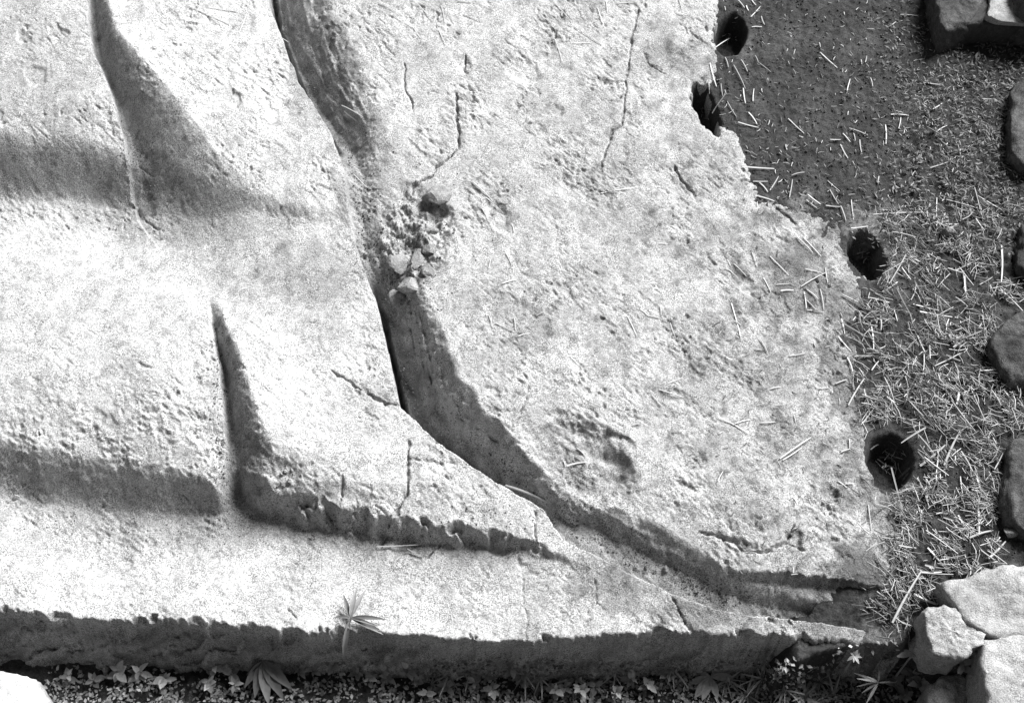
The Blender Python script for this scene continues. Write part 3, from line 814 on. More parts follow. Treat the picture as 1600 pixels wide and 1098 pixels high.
# ------------------------------------------------------------------ STRAW
def straw_mesh(seed, mat, sharp=False):
    r = random.Random(seed)
    n = 6; b = r.uniform(-.05, .05); t = r.uniform(-.02, .03)
    ring = [(-.5, 0), (-.32, .55), (.32, .55), (.5, 0), (.3, -.3), (-.3, -.3)]
    if r.random() < .4: ring = [(-.5, .25), (-.1, .12), (.1, .12), (.5, .25), (.25, -.25), (-.25, -.25)]     # split stem
    vs_ = []; fs = []
    for i in range(n):
        s = i / (n - 1)
        w = 1.0 * (1 - .35 * s) * (1 if 0 < i < n - 1 else .8)
        yy = b * math.sin(s * math.pi); zz = t * math.sin(s * math.pi)
        for (a, c) in ring:
            vs_.append((s - .5, yy, zz, a * w, c * w))
    return vs_, n, len(ring)
def straw_obj_mesh(seed, mat):
    vs_, n, k = straw_mesh(seed, mat)
    verts = [(a, b * 9 + c, z * 9 + d) for (a, b, z, c, d) in vs_]
    fs = []
    for i in range(n - 1):
        for j in range(k):
            fs.append((i * k + j, i * k + (j + 1) % k, (i + 1) * k + (j + 1) % k, (i + 1) * k + j))
    fs.append(tuple(range(k))[::-1]); fs.append(tuple((n - 1) * k + j for j in range(k)))
    me = bpy.data.meshes.new('straw'); me.from_pydata(verts, [], fs); me.update()
    me.materials.append(mat)
    return me
ST = [straw_obj_mesh(i, M['straw']) for i in range(8)]
STB = [straw_obj_mesh(20 + i, M['straw_bright']) for i in range(8)]
STD = [straw_obj_mesh(40 + i, M['straw_dull']) for i in range(6)]
nstraw = 0
MARKS = [('the top left fold valley', 170, 60), ('the topmost groove', 450, 70), ('the fold end', 390, 290), ('the topmost round hole', 1141, 55), ('the crescent hole', 1104, 172), ('the slanting oval hole', 1354, 393), ('the lowest large hole', 1393, 716), ('the oval bright pebble', 1480, 366), ('the pale pellet', 1315, 303),
         ('the stone with rounded corner', 1480, 40), ('the rounded right-edge stone', 1562, 545), ('the wedge-shaped block', 1485, 985), ('the broad corner slab', 1520, 910), ('the tall right-edge stone', 1580, 770), ('the upright right-edge stone', 1590, 180),
         ('the winding crack', 700, 245), ('the long top crack', 975, 150), ('the groove-side hollow', 915, 720), ('the groove rubble', 650, 400), ('the double ledge', 1270, 915), ('the short slanting crack', 1070, 285), ('the jagged lower crack', 1190, 855)]
def straw_label(ax, ay, bx, by, w, where, dull):
    L = math.hypot(bx - ax, by - ay); mx, my = (ax + bx) / 2, (ay + by) / 2
    if bx < ax: ax, ay, bx, by = bx, by, ax, ay
    a = math.degrees(math.atan2(by - ay, bx - ax))
    o = 'level' if abs(a) < 20 else ('upright' if abs(a) > 70 else ('slanting down rightwards' if a > 0 else 'slanting up rightwards'))
    name, qx, qy = min(MARKS, key=lambda m: (m[1] - mx) ** 2 + (m[2] - my) ** 2)
    dx, dy = mx - qx, my - qy
    if math.hypot(dx, dy) < 34: side = 'at'
    elif abs(dx) > abs(dy): side = 'right of' if dx > 0 else 'left of'
    else: side = 'below' if dy > 0 else 'above'
    size = 'short' if L < 24 else ('long' if L > 44 else 'middling')
    return f"{size} {'thick' if w > 4.2 else 'thin'} {'dull ' if dull else ''}straw {o} on {where} {side} {name}"
def straw(ax, ay, bx, by, w=4.0, label=None, group=None, dull=False, lift=0.0, bright=False):
    """one straw from photograph position a to b, w pixels thick, lying on what is under it"""
    global nstraw
    x, y, z = spot([ax, (ax + bx) / 2, bx], [ay, (ay + by) / 2, by])
    wm = w * 1.5e-3 * .72
    a = Vector((x[0], y[0], z[0])); b = Vector((x[2], y[2], z[2]))
    zm = max(z[1], (z[0] + z[2]) / 2)
    mid = (a + b) / 2
    d = b - a
    L = d.length
    sag = zm - mid.z
    mid.z = zm + wm * .75 + lift if sag < .02 else zm + wm * .4
    d.z = max(-.35 * L, min(.35 * L, d.z)); wm *= .9
    X_ = d.normalized(); Z_ = Vector((0, 0, 1)); Y_ = Z_.cross(X_).normalized(); Z_ = X_.cross(Y_)
    R = Matrix((X_, Y_, Z_)).transposed()
    me = random.choice(STD if dull else (STB if bright else ST))
    o = link('straw', me, loc=mid, rot=R.to_euler(), scale=(L, wm, wm))
    if group: label = straw_label(ax, ay, bx, by, w, label, dull)
    tag(o, label, 'straw', group)
    nstraw += 1
    return o

ON_EARTH = ('dark earth', 'straws on the bare earth')
ON_STONE = ('the stone', 'straws on the stone')
IN_LITTER = ('the litter', 'straws in the thick litter')
def zl(lst, x0, y0, k, w, tagp, dull=False):
    for e in lst:
        ww = e[4] if len(e) > 4 else w
        on = tagp is ON_STONE or tagp[1] == 'straws on the left folds'
        straw(x0 + e[0] / k, y0 + e[1] / k, x0 + e[2] / k, y0 + e[3] / k, ww * (.85 if on else 1), tagp[0], tagp[1], dull, bright=on)
K = 1600 / 534.0
zl([(155, 215, 220, 200), (320, 85, 365, 35), (370, 80, 385, 120), (325, 132, 372, 132), (640, 205, 645, 228), (645, 250, 725, 322), (770, 430, 785, 375), (880, 370, 890, 410), (240, 310, 295, 420),
    (330, 480, 335, 420), (285, 420, 295, 490), (180, 400, 190, 460), (120, 390, 125, 450), (150, 525, 190, 470), (210, 480, 255, 555), (310, 530, 350, 585), (260, 580, 355, 605), (495, 560, 570, 630),
    (780, 605, 868, 638), (950, 590, 952, 680), (975, 540, 1060, 545), (690, 660, 740, 660), (800, 630, 808, 665), (750, 630, 785, 670), (830, 660, 838, 720), (740, 680, 775, 745), (1130, 390, 1220, 402),
    (1170, 518, 1215, 490), (1020, 560, 1010, 610), (280, 785, 430, 795, 5), (410, 895, 450, 830), (500, 930, 515, 845), (510, 830, 570, 815, 5), (330, 855, 400, 855), (360, 860, 400, 905), (340, 920, 440, 950),
    (585, 920, 645, 965, 5), (580, 940, 630, 980), (680, 850, 745, 905, 2.5), (690, 890, 730, 960, 3), (670, 970, 740, 975), (740, 970, 765, 1040, 5), (790, 940, 800, 1020), (920, 990, 1000, 990, 3), (890, 1015, 1120, 1005, 3),
    (920, 830, 915, 870), (1160, 790, 1250, 760), (1190, 930, 1190, 1080), (1310, 930, 1300, 1040), (1330, 950, 1350, 1000), (1380, 920, 1500, 990), (1440, 1000, 1470, 1060), (1230, 1055, 1290, 1055),
    (260, 10, 290, 45), (300, 30, 310, 55), (325, 5, 345, 30), (200, 275, 215, 320), (275, 285, 305, 340), (340, 265, 355, 300), (350, 295, 415, 345, 2.5), (130, 300, 160, 410), (1000, 180, 1020, 200), (970, 130, 1010, 95), (1020, 75, 1100, 80),
    (1150, 5, 1152, 40), (1400, 470, 1450, 472), (855, 300, 862, 270), (740, 215, 755, 225), (1190, 620, 1240, 590, 3), (545, 640, 565, 648), (400, 590, 408, 565), (485, 680, 490, 705)], 1066, 0, K, 3.6, ON_EARTH)
zl([(535, 15, 610, 90), (570, 20, 650, 105, 3), (410, 105, 500, 195, 3), (325, 85, 350, 155, 3), (380, 205, 415, 275, 3), (460, 268, 520, 265, 4.5), (555, 250, 670, 185, 4.5), (575, 165, 655, 185), (580, 265, 635, 310), (570, 275, 580, 350),
    (580, 310, 625, 355, 3), (585, 358, 660, 368), (645, 260, 662, 355), (670, 160, 680, 230, 3), (230, 325, 275, 490), (245, 410, 275, 430), (340, 540, 370, 545), (360, 490, 400, 560, 3), (500, 572, 575, 560), (410, 728, 460, 718),
    (165, 855, 310, 935), (245, 890, 315, 870), (365, 885, 435, 880), (455, 1055, 600, 955, 5), (470, 1060, 560, 1000, 3.5), (200, 160, 260, 210, 3), (240, 140, 300, 200, 3), (210, 120, 225, 150), (440, 240, 500, 235, 3), (640, 725, 690, 722, 3), (745, 400, 760, 470)], 1066, 366, K, 3.6, ON_STONE)
zl([(885, 435, 895, 545), (730, 480, 790, 550), (870, 300, 970, 325), (860, 330, 900, 375), (890, 370, 940, 385), (935, 275, 1005, 230, 5), (990, 145, 1040, 195), (1065, 105, 1125, 140, 4.5), (1095, 122, 1160, 125), (1060, 145, 1060, 185),
    (1330, 50, 1350, 0), (1340, 55, 1440, 110), (1490, 60, 1490, 230, 6.5), (1320, 200, 1330, 300, 5), (1390, 240, 1450, 205), (1110, 365, 1290, 395, 4.5), (990, 360, 1005, 410), (1080, 330, 1200, 360), (1265, 535, 1330, 490, 5.5),
    (1330, 500, 1415, 555), (1100, 480, 1135, 560), (1130, 560, 1125, 660), (770, 585, 795, 650, 5), (805, 572, 890, 570, 4.5), (885, 640, 935, 580), (775, 805, 850, 680, 5), (850, 730, 870, 795), (945, 755, 1010, 800), (940, 800, 1000, 855),
    (1180, 620, 1300, 560), (960, 745, 1050, 640), (1120, 730, 1250, 790, 5), (1290, 740, 1280, 800, 6), (1310, 745, 1400, 720), (1365, 670, 1440, 680), (1500, 740, 1560, 810, 5), (1380, 720, 1500, 770), (715, 705, 770, 685, 5),
    (740, 1025, 780, 1010), (780, 960, 782, 1010), (1220, 1090, 1295, 930, 7), (1110, 1090, 1230, 990, 6), (880, 1010, 920, 985)], 1066, 366, K, 3.8, IN_LITTER)
zl([(320, 110, 375, 185, 2.8), (450, 130, 490, 215, 2.8), (1000, 20, 1080, 110, 3.2), (1090, 130, 1220, 215, 3.2), (1000, 190, 1035, 295), (1215, 910, 1390, 880, 3.5), (615, 855, 710, 945, 4), (640, 950, 720, 1090), (545, 10, 640, 20), (180, 20, 290, 80),
    (1200, 40, 1235, 140), (1090, 205, 1170, 205), (570, 70, 660, 105), (360, 25, 430, 105), (470, 30, 485, 110), (1580, 0, 1595, 50), (1240, 10, 1245, 60), (1285, 20, 1370, 15), (680, 930, 760, 1000, 2.5), (800, 1050, 810, 1090), (60, 820, 120, 880, 2.4)], 533, 0, K, 2.8, ON_STONE)
zl([(690, 380, 710, 440), (810, 395, 815, 450), (720, 420, 810, 460, 3.2), (830, 480, 885, 465), (755, 235, 820, 215, 4), (915, 385, 950, 368), (770, 90, 800, 150), (1340, 385, 1385, 480), (1400, 350, 1440, 385), (1440, 385, 1490, 395), (1490, 730, 1600, 765, 3.5),
    (1495, 340, 1500, 380), (1540, 420, 1565, 490), (1530, 700, 1600, 675, 3), (1455, 755, 1500, 805), (1360, 895, 1410, 890), (1060, 1085, 1150, 1070, 4.5), (1040, 1060, 1050, 1090), (1100, 1000, 1150, 1050), (1070, 570, 1140, 640), (1485, 45, 1530, 48), (690, 165, 700, 120)], 533, 366, K, 2.8, ON_STONE)
zl([(870, 170, 885, 290, 3.2), (165, 60, 190, 15), (730, 60, 770, 90), (760, 75, 800, 70), (500, 20, 470, 60)], 1066, 732, K, 3.2, ON_STONE)
zl([(1045, 180, 1030, 260), (1040, 380, 1060, 445), (1115, 490, 1210, 490, 4.5), (1145, 375, 1235, 480, 6), (1210, 370, 1245, 460, 5), (1200, 420, 1310, 500), (1130, 460, 1205, 475, 5), (1340, 330, 1450, 295, 7), (1380, 190, 1385, 310, 7),
    (1290, 220, 1340, 300, 4.5), (1140, 50, 1195, 165), (1185, 215, 1245, 195), (1130, 152, 1170, 155), (1430, 425, 1510, 345, 6.5), (1370, 10, 1400, 125, 5), (1005, 280, 1000, 380, 3), (1300, 40, 1310, 120), (1220, 230, 1290, 250)], 1066, 732, K, 3.8, IN_LITTER)
zl([(855, 20, 1075, 120, 2.5), (1120, 160, 1160, 60, 2.5), (1110, 60, 900, 30, 2.2), (1240, 250, 1290, 200), (1150, 330, 1180, 300), (1300, 270, 1250, 330)], 0, 0, K, 2.4, ('a fold', 'straws on the left folds'))
straw(790, 760, 852, 784, 7, 'thick pale stick lodged along the groove beside the fold tip')
straw(534, 167, 568, 186, 5, 'pale straw bridging the groove floor in the upper left')
straw(538, 175, 560, 192, 4, 'dull straw lying under the pale one in the groove', dull=True)
straw(1391, 977, 1436, 897, 6.5, 'long thick straw slanting between the ledges and the corner blocks', lift=.01)
straw(1426, 930, 1463, 946, 7, 'broad straw over the dark gap beside the wedge-shaped block')
straw(1480, 979, 1499, 942, 6, 'short straw lying across the wedge-shaped block', lift=.045)
straw(1503, 962, 1514, 984, 4, 'thin straw caught between the two pale corner blocks', lift=.05)
straw(1325, 369, 1352, 366, 3, 'thin straw bridging the slanting oval hole', lift=.03)
straw(590, 854, 658, 851, 3.2, 'thin straw along the foot of the cracked fold')
straw(636, 857, 660, 870, 3.2, 'bent straw piece under the foot of the cracked fold')
straw(441, 62, 451, 68, 2.6, 'tiny straw sticking out over the groove lip at the top')
straw(1283, 1095, 1318, 1089, 5, 'pale stalk lying at the bottom beside the raised turf')
straw(1005, 1090, 1018, 1100, 6, 'short bright stalk at the bottom edge among weeds')
straw(718, 1080, 721, 1100, 5, 'pale upright stalk at the bottom edge among weeds')

# more straws of the litter, still single things, until 300
def litter_density(px, py):
    d = 0.0
    if px > 1330 and py > 330: d = min(1.0, .35 + (px - 1330) / 70)
    if 1390 < px < 1560 and 330 > py > 180: d = .35
    if px < 1380 and py < 470: d = 0
    if px > 1560 and (100 < py < 260 or 340 < py < 440 or 480 < py < 600 or 690 < py): d = 0
    if py > 900 - (px - 1400) * .0 and px > 1460: d = 0
    if py > 940 or (px < 1410 and 660 < py < 770) or (px < 1390 and py > 740): d = 0
    if px < 1350 and py > 560: d *= .5
    return d
random.seed(21)
while nstraw < 298:
    px, py = random.uniform(1330, 1590), random.uniform(180, 940)
    if random.random() > litter_density(px, py): continue
    L = random.uniform(22, 62); a = random.gauss(.75, .8)
    dx, dy = math.cos(a) * L / 2, math.sin(a) * L / 2
    straw(px - dx, py - dy, px + dx, py + dy, random.uniform(2.6, 4.6), IN_LITTER[0], IN_LITTER[1], dull=random.random() < .4, lift=random.uniform(0, .012))

# the rest of the litter nobody could count
def strip_mesh(name, segs, mat):
    """segs: list of (a, b, width) -> thin three-sided stalks in one mesh"""
    A = np.array([s[0] for s in segs]); B = np.array([s[1] for s in segs]); w = np.array([s[2] for s in segs])[:, None]
    d = B - A; L = np.linalg.norm(d, axis=1, keepdims=True); d = d / L
    up = np.array([[0, 0, 1.0]]); s = np.cross(d, up); s /= np.linalg.norm(s, axis=1, keepdims=True) + 1e-9
    n_ = np.cross(s, d)
    ring = [(-.5, 0), (0, .5), (.5, 0), (0, -.3)]
    mid = (A + B) / 2 + s * rng.uniform(-.12, .12, (len(A), 1)) * L
    V_ = []
    for P, k in ((A, 1.0), (mid, 1.0), (B, .7)):
        for (p, q_) in ring: V_.append(P + s * w * p * k + n_ * w * q_ * k)
    V_ = np.stack(V_, 1)            # n,12,3
    fs = []
    for i in range(2):
        for j in range(4): fs.append((i * 4 + j, i * 4 + (j + 1) % 4, (i + 1) * 4 + (j + 1) % 4, (i + 1) * 4 + j))
    fs = np.array(fs)[None] + (np.arange(len(A)) * 12)[:, None, None]
    me = mesh_np(name, V_.reshape(-1, 3), fs.reshape(-1, 4), smooth=False)
    return link(name, me, mat)
segs = []; segs2 = []
pts = []
while len(pts) < 6200:
    px, py = random.uniform(1315, 1620), random.uniform(120, 945)
    d = litter_density(px, py)
    if 1400 < px < 1590 and 60 < py < 330: d = max(d, .75 * min(1, (px - 1380) / 120))
    d *= .12 + 1.0 * min(1, max(0, .42 + 2.2 * float(fbm(px / 42, py / 42, 2, 441))))
    if random.random() < d: pts.append((px, py))
while len(pts) < 7200:
    px, py = random.uniform(1090, 1480), random.uniform(-20, 420)
    if float(polydist(np.array([px]), np.array([py]), R_P)[0][0]) < -8: pts.append((px, py))
while len(pts) < 7500:
    px, py = random.uniform(1120, 1400), random.uniform(380, 900)
    pts.append((px, py))
while len(pts) < 7700:
    pts.append((random.gauss(1398, 22), random.gauss(955, 22)))
while len(pts) < 8200:
    k = random.randrange(8, len(RIGHT) - 4); t = random.random()
    bx = RIGHT[k] + t * (RIGHT[k + 1] - RIGHT[k])
    pts.append((bx[0] + random.gauss(-14, 22), bx[1] + random.gauss(0, 14)))
for h in HOLES:
    for _ in range(16): pts.append((h[0] + random.gauss(-4, h[2] * .22), h[1] + random.gauss(8, h[3] * .2)))
pts = np.array(pts)
rim = np.zeros(len(pts), bool)
for h in HOLES:
    rr = np.hypot((pts[:, 0] - h[0]) / h[2], (pts[:, 1] - h[1]) / h[3]); rim |= (rr > .55) & (rr < 1.25)
pts = pts[~rim]
x, y, z = spot(pts[:, 0], pts[:, 1])
for i in range(len(x)):
    small = pts[i, 0] < 1330 or pts[i, 1] < 330
    L = random.uniform(.006, .018) if small else (random.uniform(.010, .05) if random.random() < .7 else random.uniform(.006, .014))
    a = random.gauss(-.8, .9); t = random.uniform(-.2, .2)
    h = random.uniform(.0, .004) if small else abs(random.gauss(0, .007))
    w = random.uniform(.0010, .0026)
    d = np.array([math.cos(a) * L / 2, math.sin(a) * L / 2, t * L / 2])
    c = np.array([x[i], y[i], z[i] + w * .4 + abs(d[2]) * .8 + h])
    (segs if random.random() < .42 else segs2).append((c - d, c + d, w))
o = strip_mesh('straw_litter', segs, M['straw']); tag(o, 'fine pale chopped straw litter strewn over the earth', 'litter', kind='stuff')
o = strip_mesh('dull_litter', segs2, M['straw_dull']); tag(o, 'fine dull plant litter matted over the earth', 'litter', kind='stuff')

def grit(name, label, P, smin, smax, mat):
    P = np.array([p for p in P if all(math.hypot((p[0] - h[0]) / h[2], (p[1] - h[1]) / h[3]) > 1.3 for h in HOLES)]); x, y, z = spot(P[:, 0], P[:, 1]); n = len(x)
    base = np.array([(1, 0, -.3), (-.5, .87, -.3), (-.5, -.87, -.3), (0, 0, 1), (.5, .6, .5)], float)
    fs = np.array([(0, 1, 4), (1, 3, 4), (3, 0, 4), (1, 2, 3), (2, 0, 3), (0, 2, 1)])
    sz = rng.uniform(smin, smax, (n, 1, 1)) * rng.uniform(.6, 1.2, (n, 1, 3))
    a = rng.uniform(0, 6.28, n); c, s_ = np.cos(a)[:, None], np.sin(a)[:, None]
    b = np.broadcast_to(base, (n, 5, 3)) * sz * (1 + rng.uniform(-.3, .3, (n, 5, 3)))
    V_ = np.stack([b[..., 0] * c - b[..., 1] * s_ + x[:, None], b[..., 0] * s_ + b[..., 1] * c + y[:, None], b[..., 2] + z[:, None] + .0006], -1)
    f = (fs[None] + (np.arange(n) * 5)[:, None, None]).reshape(-1, 3)
    o = link(name, mesh_np(name, V_.reshape(-1, 3), f, smooth=False), mat); tag(o, label, 'grit', kind='stuff')
GL = [(g[0], g[1]) for g in GROOVE[1:19]]
gp_ = []
for _ in range(900):
    k = random.randrange(len(GL) - 1); t = random.random()
    a_, b_ = GL[k], GL[k + 1]
    nx_, ny_ = (b_[1] - a_[1]), -(b_[0] - a_[0]); ln_ = math.hypot(nx_, ny_)
    d_ = 8 + abs(random.gauss(14, 16))
    gp_.append((a_[0] + t * (b_[0] - a_[0]) + nx_ / ln_ * d_, a_[1] + t * (b_[1] - a_[1]) + ny_ / ln_ * d_))
for _ in range(350): gp_.append((random.gauss(640, 34), random.gauss(385, 50)))
for _ in range(260): gp_.append((random.uniform(20, 860), random.gauss(0, 10) + 792 + random.uniform(0, 40)))
for _ in range(160): gp_.append((random.gauss(345, 9), random.uniform(490, 760)))
for _ in range(160): gp_.append((random.gauss(225, 30), random.gauss(262, 22)))
grit('stone_grit', 'loose pale grit lying in the groove and at the feet of the folds', gp_, .0010, .0034, M['grit'])
gp_ = []
while len(gp_) < 2600:
    px, py = random.uniform(1110, 1600), random.uniform(-10, 930)
    if float(polydist(np.array([px]), np.array([py]), R_P)[0][0]) < -6: gp_.append((px, py))
grit('earth_crumbs', 'small dark crumbs of earth strewn over the soil', gp_, .0012, .0050, M['crumb'])

# ------------------------------------------------------------------ PLANTS
def leaf_mesh(name, mat, width=.5, fold=.18, droop=.2, tip=.8):
    n = 7; vs_ = []; fs = []
    for i in range(n):
        s = i / (n - 1)
        w = width * .5 * math.sin(math.pi * min(1, s ** tip)) ** .85 if 0 < i < n - 1 else .012
        z = -droop * s * s + .12 * s
        vs_ += [(s, -w, z + fold * w), (s, 0, z), (s, w, z + fold * w)]
    for i in range(n - 1):
        for j in range(2):
            fs.append((i * 3 + j, i * 3 + j + 1, (i + 1) * 3 + j + 1, (i + 1) * 3 + j))
    me = bpy.data.meshes.new(name); me.from_pydata(vs_, [], fs); me.update(); smooth_all(me); me.materials.append(mat)
    return me
LF = {'ovate': leaf_mesh('leaf', M['leaf'], .58, .25, .25), 'ovate_pale': leaf_mesh('leaf', M['leaf_pale'], .55, .25, .3), 'lance': leaf_mesh('leaf', M['leaf'], .30, .3, .35),
      'lance_dark': leaf_mesh('leaf', M['leaf_dark'], .34, .35, .35), 'lance_pale': leaf_mesh('leaf', M['leaf_pale'], .30, .3, .3, 1.0), 'blade': leaf_mesh('blade', M['leaf'], .09, .4, .5), 'blade_dry': leaf_mesh('blade', M['leaf_dry'], .11, .4, .35)}
def stem_mesh():
    vs_ = []; fs = []
    for i in range(4):
        s = i / 3; r = .5 * (1 - .5 * s)
        for j in range(5):
            a = j * 2 * math.pi / 5; vs_.append((r * math.cos(a), r * math.sin(a), s))
    for i in range(3):
        for j in range(5): fs.append((i * 5 + j, i * 5 + (j + 1) % 5, (i + 1) * 5 + (j + 1) % 5, (i + 1) * 5 + j))
    me = bpy.data.meshes.new('stem'); me.from_pydata(vs_, [], fs); me.update(); me.materials.append(M['leaf'])
    return me
STEM = stem_mesh()
def plant(name, px, py, label, group, leaves, size, height, kind='ovate', start=None, cat='weed', el=(-.1, .6)):
    x, y, z = spot(px, py)
    root = link(name, None, loc=(float(x[0]), float(y[0]), float(z[0])))
    tag(root, label, cat, group)
    size *= 1.5e-3
    if height > .012:
        link('stem', STEM, parent=root, scale=(.003, .003, height))
    a0 = random.uniform(0, 6.28)
    for i in range(leaves):
        a = a0 + i * 2.4 + random.uniform(-.3, .3)
        s = size * random.uniform(.65, 1.15)
        h = height * random.uniform(.35, 1.0) if height > .012 else random.uniform(.002, .008)
        e = random.uniform(*el)
        o = link('leaf' if 'blade' not in kind else 'blade', LF[kind], parent=root, loc=(0, 0, h), rot=(random.uniform(-.35, .35), -e, a), scale=(s, s * random.uniform(.8, 1.15), s))
    return root
random.seed(5)
STRIPM = [('the white corner stone', 40, 1060), ('the white pebble', 166, 1049), ('the spreading rosette', 414, 1050), ('the hanging weed', 536, 1030), ('the grey pebble', 600, 1040), ('the bright round pebble', 838, 1079), ('the curled rosette', 1108, 1062), ('the pale upright stalk', 720, 1090),
         ('the short bright stalk', 1010, 1095), ('the pale clustered weed', 1335, 1024), ('the star-shaped weed', 1427, 1020), ('the dry bright tuft', 1372, 1066), ('the low pale stone', 1490, 1075), ('the pale bottom stalk', 1300, 1092), ('the bottom edge', 300, 1110)]
def weed_label(px, py, what):
    name, qx, qy = min(STRIPM, key=lambda m: (m[1] - px) ** 2 + 1.5 * (m[2] - py) ** 2)
    dx, dy = px - qx, py - qy
    dist = 'close' if math.hypot(dx, dy) < 45 else 'further'
    side = ('right of' if dx > 0 else 'left of') if abs(dx) > abs(dy) else ('below' if dy > 0 else 'above')
    return f"{what} in the bottom strip, {dist} {side} {name}"
SMALL = [(112, 1062), (150, 1066), (190, 1056), (222, 1056), (262, 1066), (340, 1048), (365, 1056), (330, 1074), (372, 1078), (470, 1050), (492, 1052), (522, 1044), (560, 1056), (580, 1070), (606, 1062), (640, 1054), (652, 1070), (668, 1088), (700, 1078), (742, 1072),
         (770, 1084), (800, 1052), (815, 1066), (868, 1086), (880, 1078), (906, 1086), (930, 1076), (962, 1088), (985, 1066), (1010, 1078), (1040, 1062)]
for i, (px, py) in enumerate(SMALL):
    plant('weed', px, py, weed_label(px, py, 'small leafy weed'), 'small weeds in the strip', random.randint(6, 10), random.uniform(13, 19), random.uniform(.02, .05), 'ovate' if random.random() < .75 else 'ovate_pale', el=(-.3, .9))
for (px, py) in [(1110, 1080), (1135, 1064), (1165, 1086), (1190, 1062), (1225, 1078), (1255, 1090), (1280, 1066), (1300, 1086)]:
    plant('grass_tuft', px, py, weed_label(px, py, 'short grass tuft on turf'), 'grass tufts on the raised turf', 14, 30, .0, 'blade' if random.random() < .5 else 'blade_dry', cat='grass', el=(.1, .9))
for (px, py) in [(700, 1056), (735, 1052), (820, 1058), (845, 1064), (900, 1054), (960, 1056), (1050, 1048)]:
    plant('grass_tuft', px, py, weed_label(px, py, 'thin grass tuft'), 'grass tufts among the weeds', 9, 32, .0, 'blade', cat='grass', el=(.0, .7))
for (px, py) in [(1396, 1070), (1410, 1090), (1446, 1056), (1432, 1074), (1455, 1088), (1476, 1072), (1470, 1094), (1420, 1058)]:
    plant('weed', px, py, weed_label(px, py, 'dark leafy weed'), 'weeds in the dark gap', random.randint(7, 10), random.uniform(14, 18), random.uniform(.03, .06), 'ovate' if random.random() < .5 else 'ovate_pale')
def aimed(name, px, py, label, tips, kind, cat='weed', z_up=.03, wscale=1.0, z0=None):
    """plant whose leaves reach towards given photograph positions"""
    x, y, z = spot(px, py)
    c = Vector((float(x[0]), float(y[0]), float(z[0]) + z_up))
    if z0 is not None:
        cx_, cy_ = unproj(px, py, z0); gz = float(surf(cx_, cy_)[0]); c = Vector((float(cx_), float(cy_), z0)); z_up = max(.005, z0 - gz)
    root = link(name, None, loc=c - Vector((0, 0, z_up))); tag(root, label, cat)
    link('stem', STEM, parent=root, scale=(.006, .006, z_up))
    for t in tips:
        tz = c.z + (t[2] if len(t) > 2 else .0)
        tx, ty = unproj(t[0], t[1], tz)
        d = Vector((float(tx), float(ty), tz)) - c
        L = d.length; a = math.atan2(d.y, d.x); e = math.asin(d.z / L)
        ws = (t[3] if len(t) > 3 else 1.0) * wscale
        link('leaf', LF[t[4] if len(t) > 4 else kind], parent=root, loc=(0, 0, z_up), rot=(0, -e, a), scale=(L, L * ws, L * .8))
    return root
aimed('weed', 548, 968, 'long-leaved weed growing over the lower rim of the stone, leaves spread like a star', [(556, 916, .02), (570, 918, .015), (536, 926, .01), (602, 964, .01, .8), (606, 990, .0, .8), (534, 1030, -.05, .9, 'lance_pale'), (522, 962, .01), (588, 975, .012, .6)], 'lance_dark', z_up=.012, wscale=.5)
aimed('leaf_rosette', 414, 1040, 'broad-leaved rosette spreading below the side face left of the hanging weed', [(380, 1072, -.005), (396, 1088, -.01), (418, 1098, -.01), (442, 1090, -.01), (456, 1074, -.005), (440, 1052, .0), (384, 1052, .0)], 'lance_dark', z_up=.02, wscale=.8)
aimed('leaf_rosette', 1108, 1062, 'broad curled rosette at the left end of the raised turf', [(1088, 1046, .0), (1078, 1066, .0), (1098, 1092, .0), (1122, 1090, .0), (1148, 1056, .0), (1132, 1040, .0), (1086, 1088, .0)], 'lance_pale', z_up=.02, wscale=1.2)
aimed('weed', 1427, 1020, 'star-shaped weed with pointed leaves in front of the black gap', [(1430, 1006, .01), (1402, 1024, .0, 1.2), (1412, 1014, .0), (1444, 1016, .0), (1442, 1032, .0), (1420, 1030, .0)], 'lance_pale', z0=-.07, wscale=1.1)
aimed('weed', 1335, 1024, 'pale clustered weed at the end of the side face', [(1324, 1031, .0), (1336, 1012, .0), (1328, 1018, .0), (1346, 1018, .0), (1348, 1026, .0), (1343, 1036, .0), (1334, 1034, .0), (1341, 1014, .01)], 'lance', z0=-.10, wscale=1.2)
aimed('grass_tuft', 1372, 1066, 'dry bright grass tuft with blades spreading to the left', [(1334, 1048, .0), (1340, 1070, .0), (1343, 1058, .02), (1360, 1056, .03), (1400, 1064, .01), (1354, 1098, .0), (1348, 1080, .0), (1376, 1036, .01)], 'blade_dry', 'grass', z0=-.14, wscale=1.0)

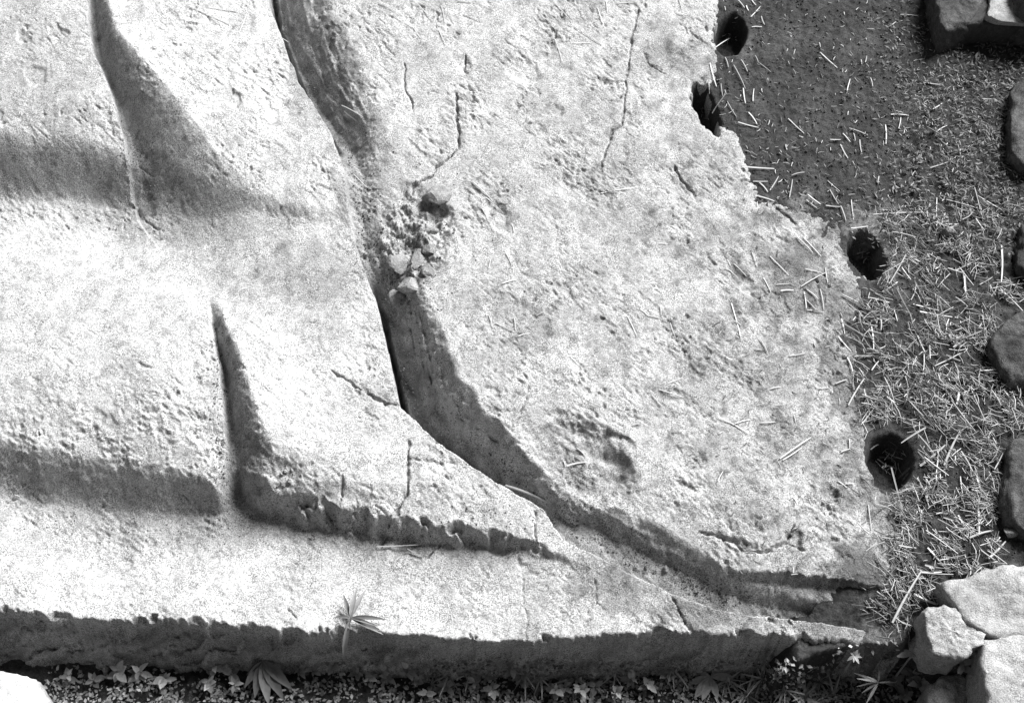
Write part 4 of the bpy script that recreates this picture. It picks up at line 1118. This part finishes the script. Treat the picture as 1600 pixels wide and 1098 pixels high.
# ground cover too fine to count
def cover(name, label, N_, boxes, size, mat, cat, patch=False):
    P = []
    tot = sum((b[1] - b[0]) * (b[3] - b[2]) * b[4] for b in boxes)
    for b in boxes:
        k = int(N_ * (b[1] - b[0]) * (b[3] - b[2]) * b[4] / tot)
        for _ in range(k):
            p_ = (random.uniform(b[0], b[1]), random.uniform(b[2], b[3]))
            if patch and random.random() > min(1, max(0, (p_[0] - 1330) / 170 + .9 * float(fbm(p_[0] / 60, p_[1] / 60, 2, 451)))): continue
            if not patch and random.random() > .25 + max(0, .45 + 1.3 * float(fbm(p_[0] / 45, p_[1] / 30, 2, 461))): continue
            P.append(p_)
    P = np.array(P); x, y, z = spot(P[:, 0], P[:, 1])
    ok = z > -5
    n = len(x)
    a = rng.uniform(0, 2 * math.pi, n); s = rng.uniform(size[0], size[1], n); e = rng.uniform(-.3, .8, n); r = rng.uniform(-.5, .5, n)
    d = np.c_[np.cos(a) * np.cos(e), np.sin(a) * np.cos(e), np.sin(e)]
    sd_ = np.c_[-np.sin(a), np.cos(a), r]
    c = np.c_[x, y, z + rng.uniform(.001, .012, n)]
    w = (s * (rng.uniform(.07, .18, n) if patch else rng.uniform(.18, .34, n)))[:, None]; s = s[:, None]
    V_ = np.stack([c, c + d * s * .45 + sd_ * w, c + d * s, c + d * s * .45 - sd_ * w], 1)
    V_[:, 1, 2] += .001
    f = np.arange(n * 4).reshape(n, 4)
    f = np.r_[f[:, [0, 1, 2]], f[:, [0, 2, 3]]]
    me = mesh_np(name, V_.reshape(-1, 3), f, smooth=False)
    o = link(name, me, mat); tag(o, label, cat, kind='stuff')
cover('ground_cover', 'dense tiny leaves of low weeds along the bottom strip', 8500, [(75, 640, 1062, 1110, 1.0), (640, 1330, 1036, 1110, 1.6), (1330, 1460, 1030, 1110, 1.0), (75, 640, 1042, 1062, .3)], (.004, .015), M['leaf'], 'ground cover')
cover('ground_cover', 'tiny dull leaves matted in the upper right corner of the earth', 6500, [(1300, 1600, 30, 400, 1.0)], (.006, .020), M['leaf_dark'], 'ground cover', True)
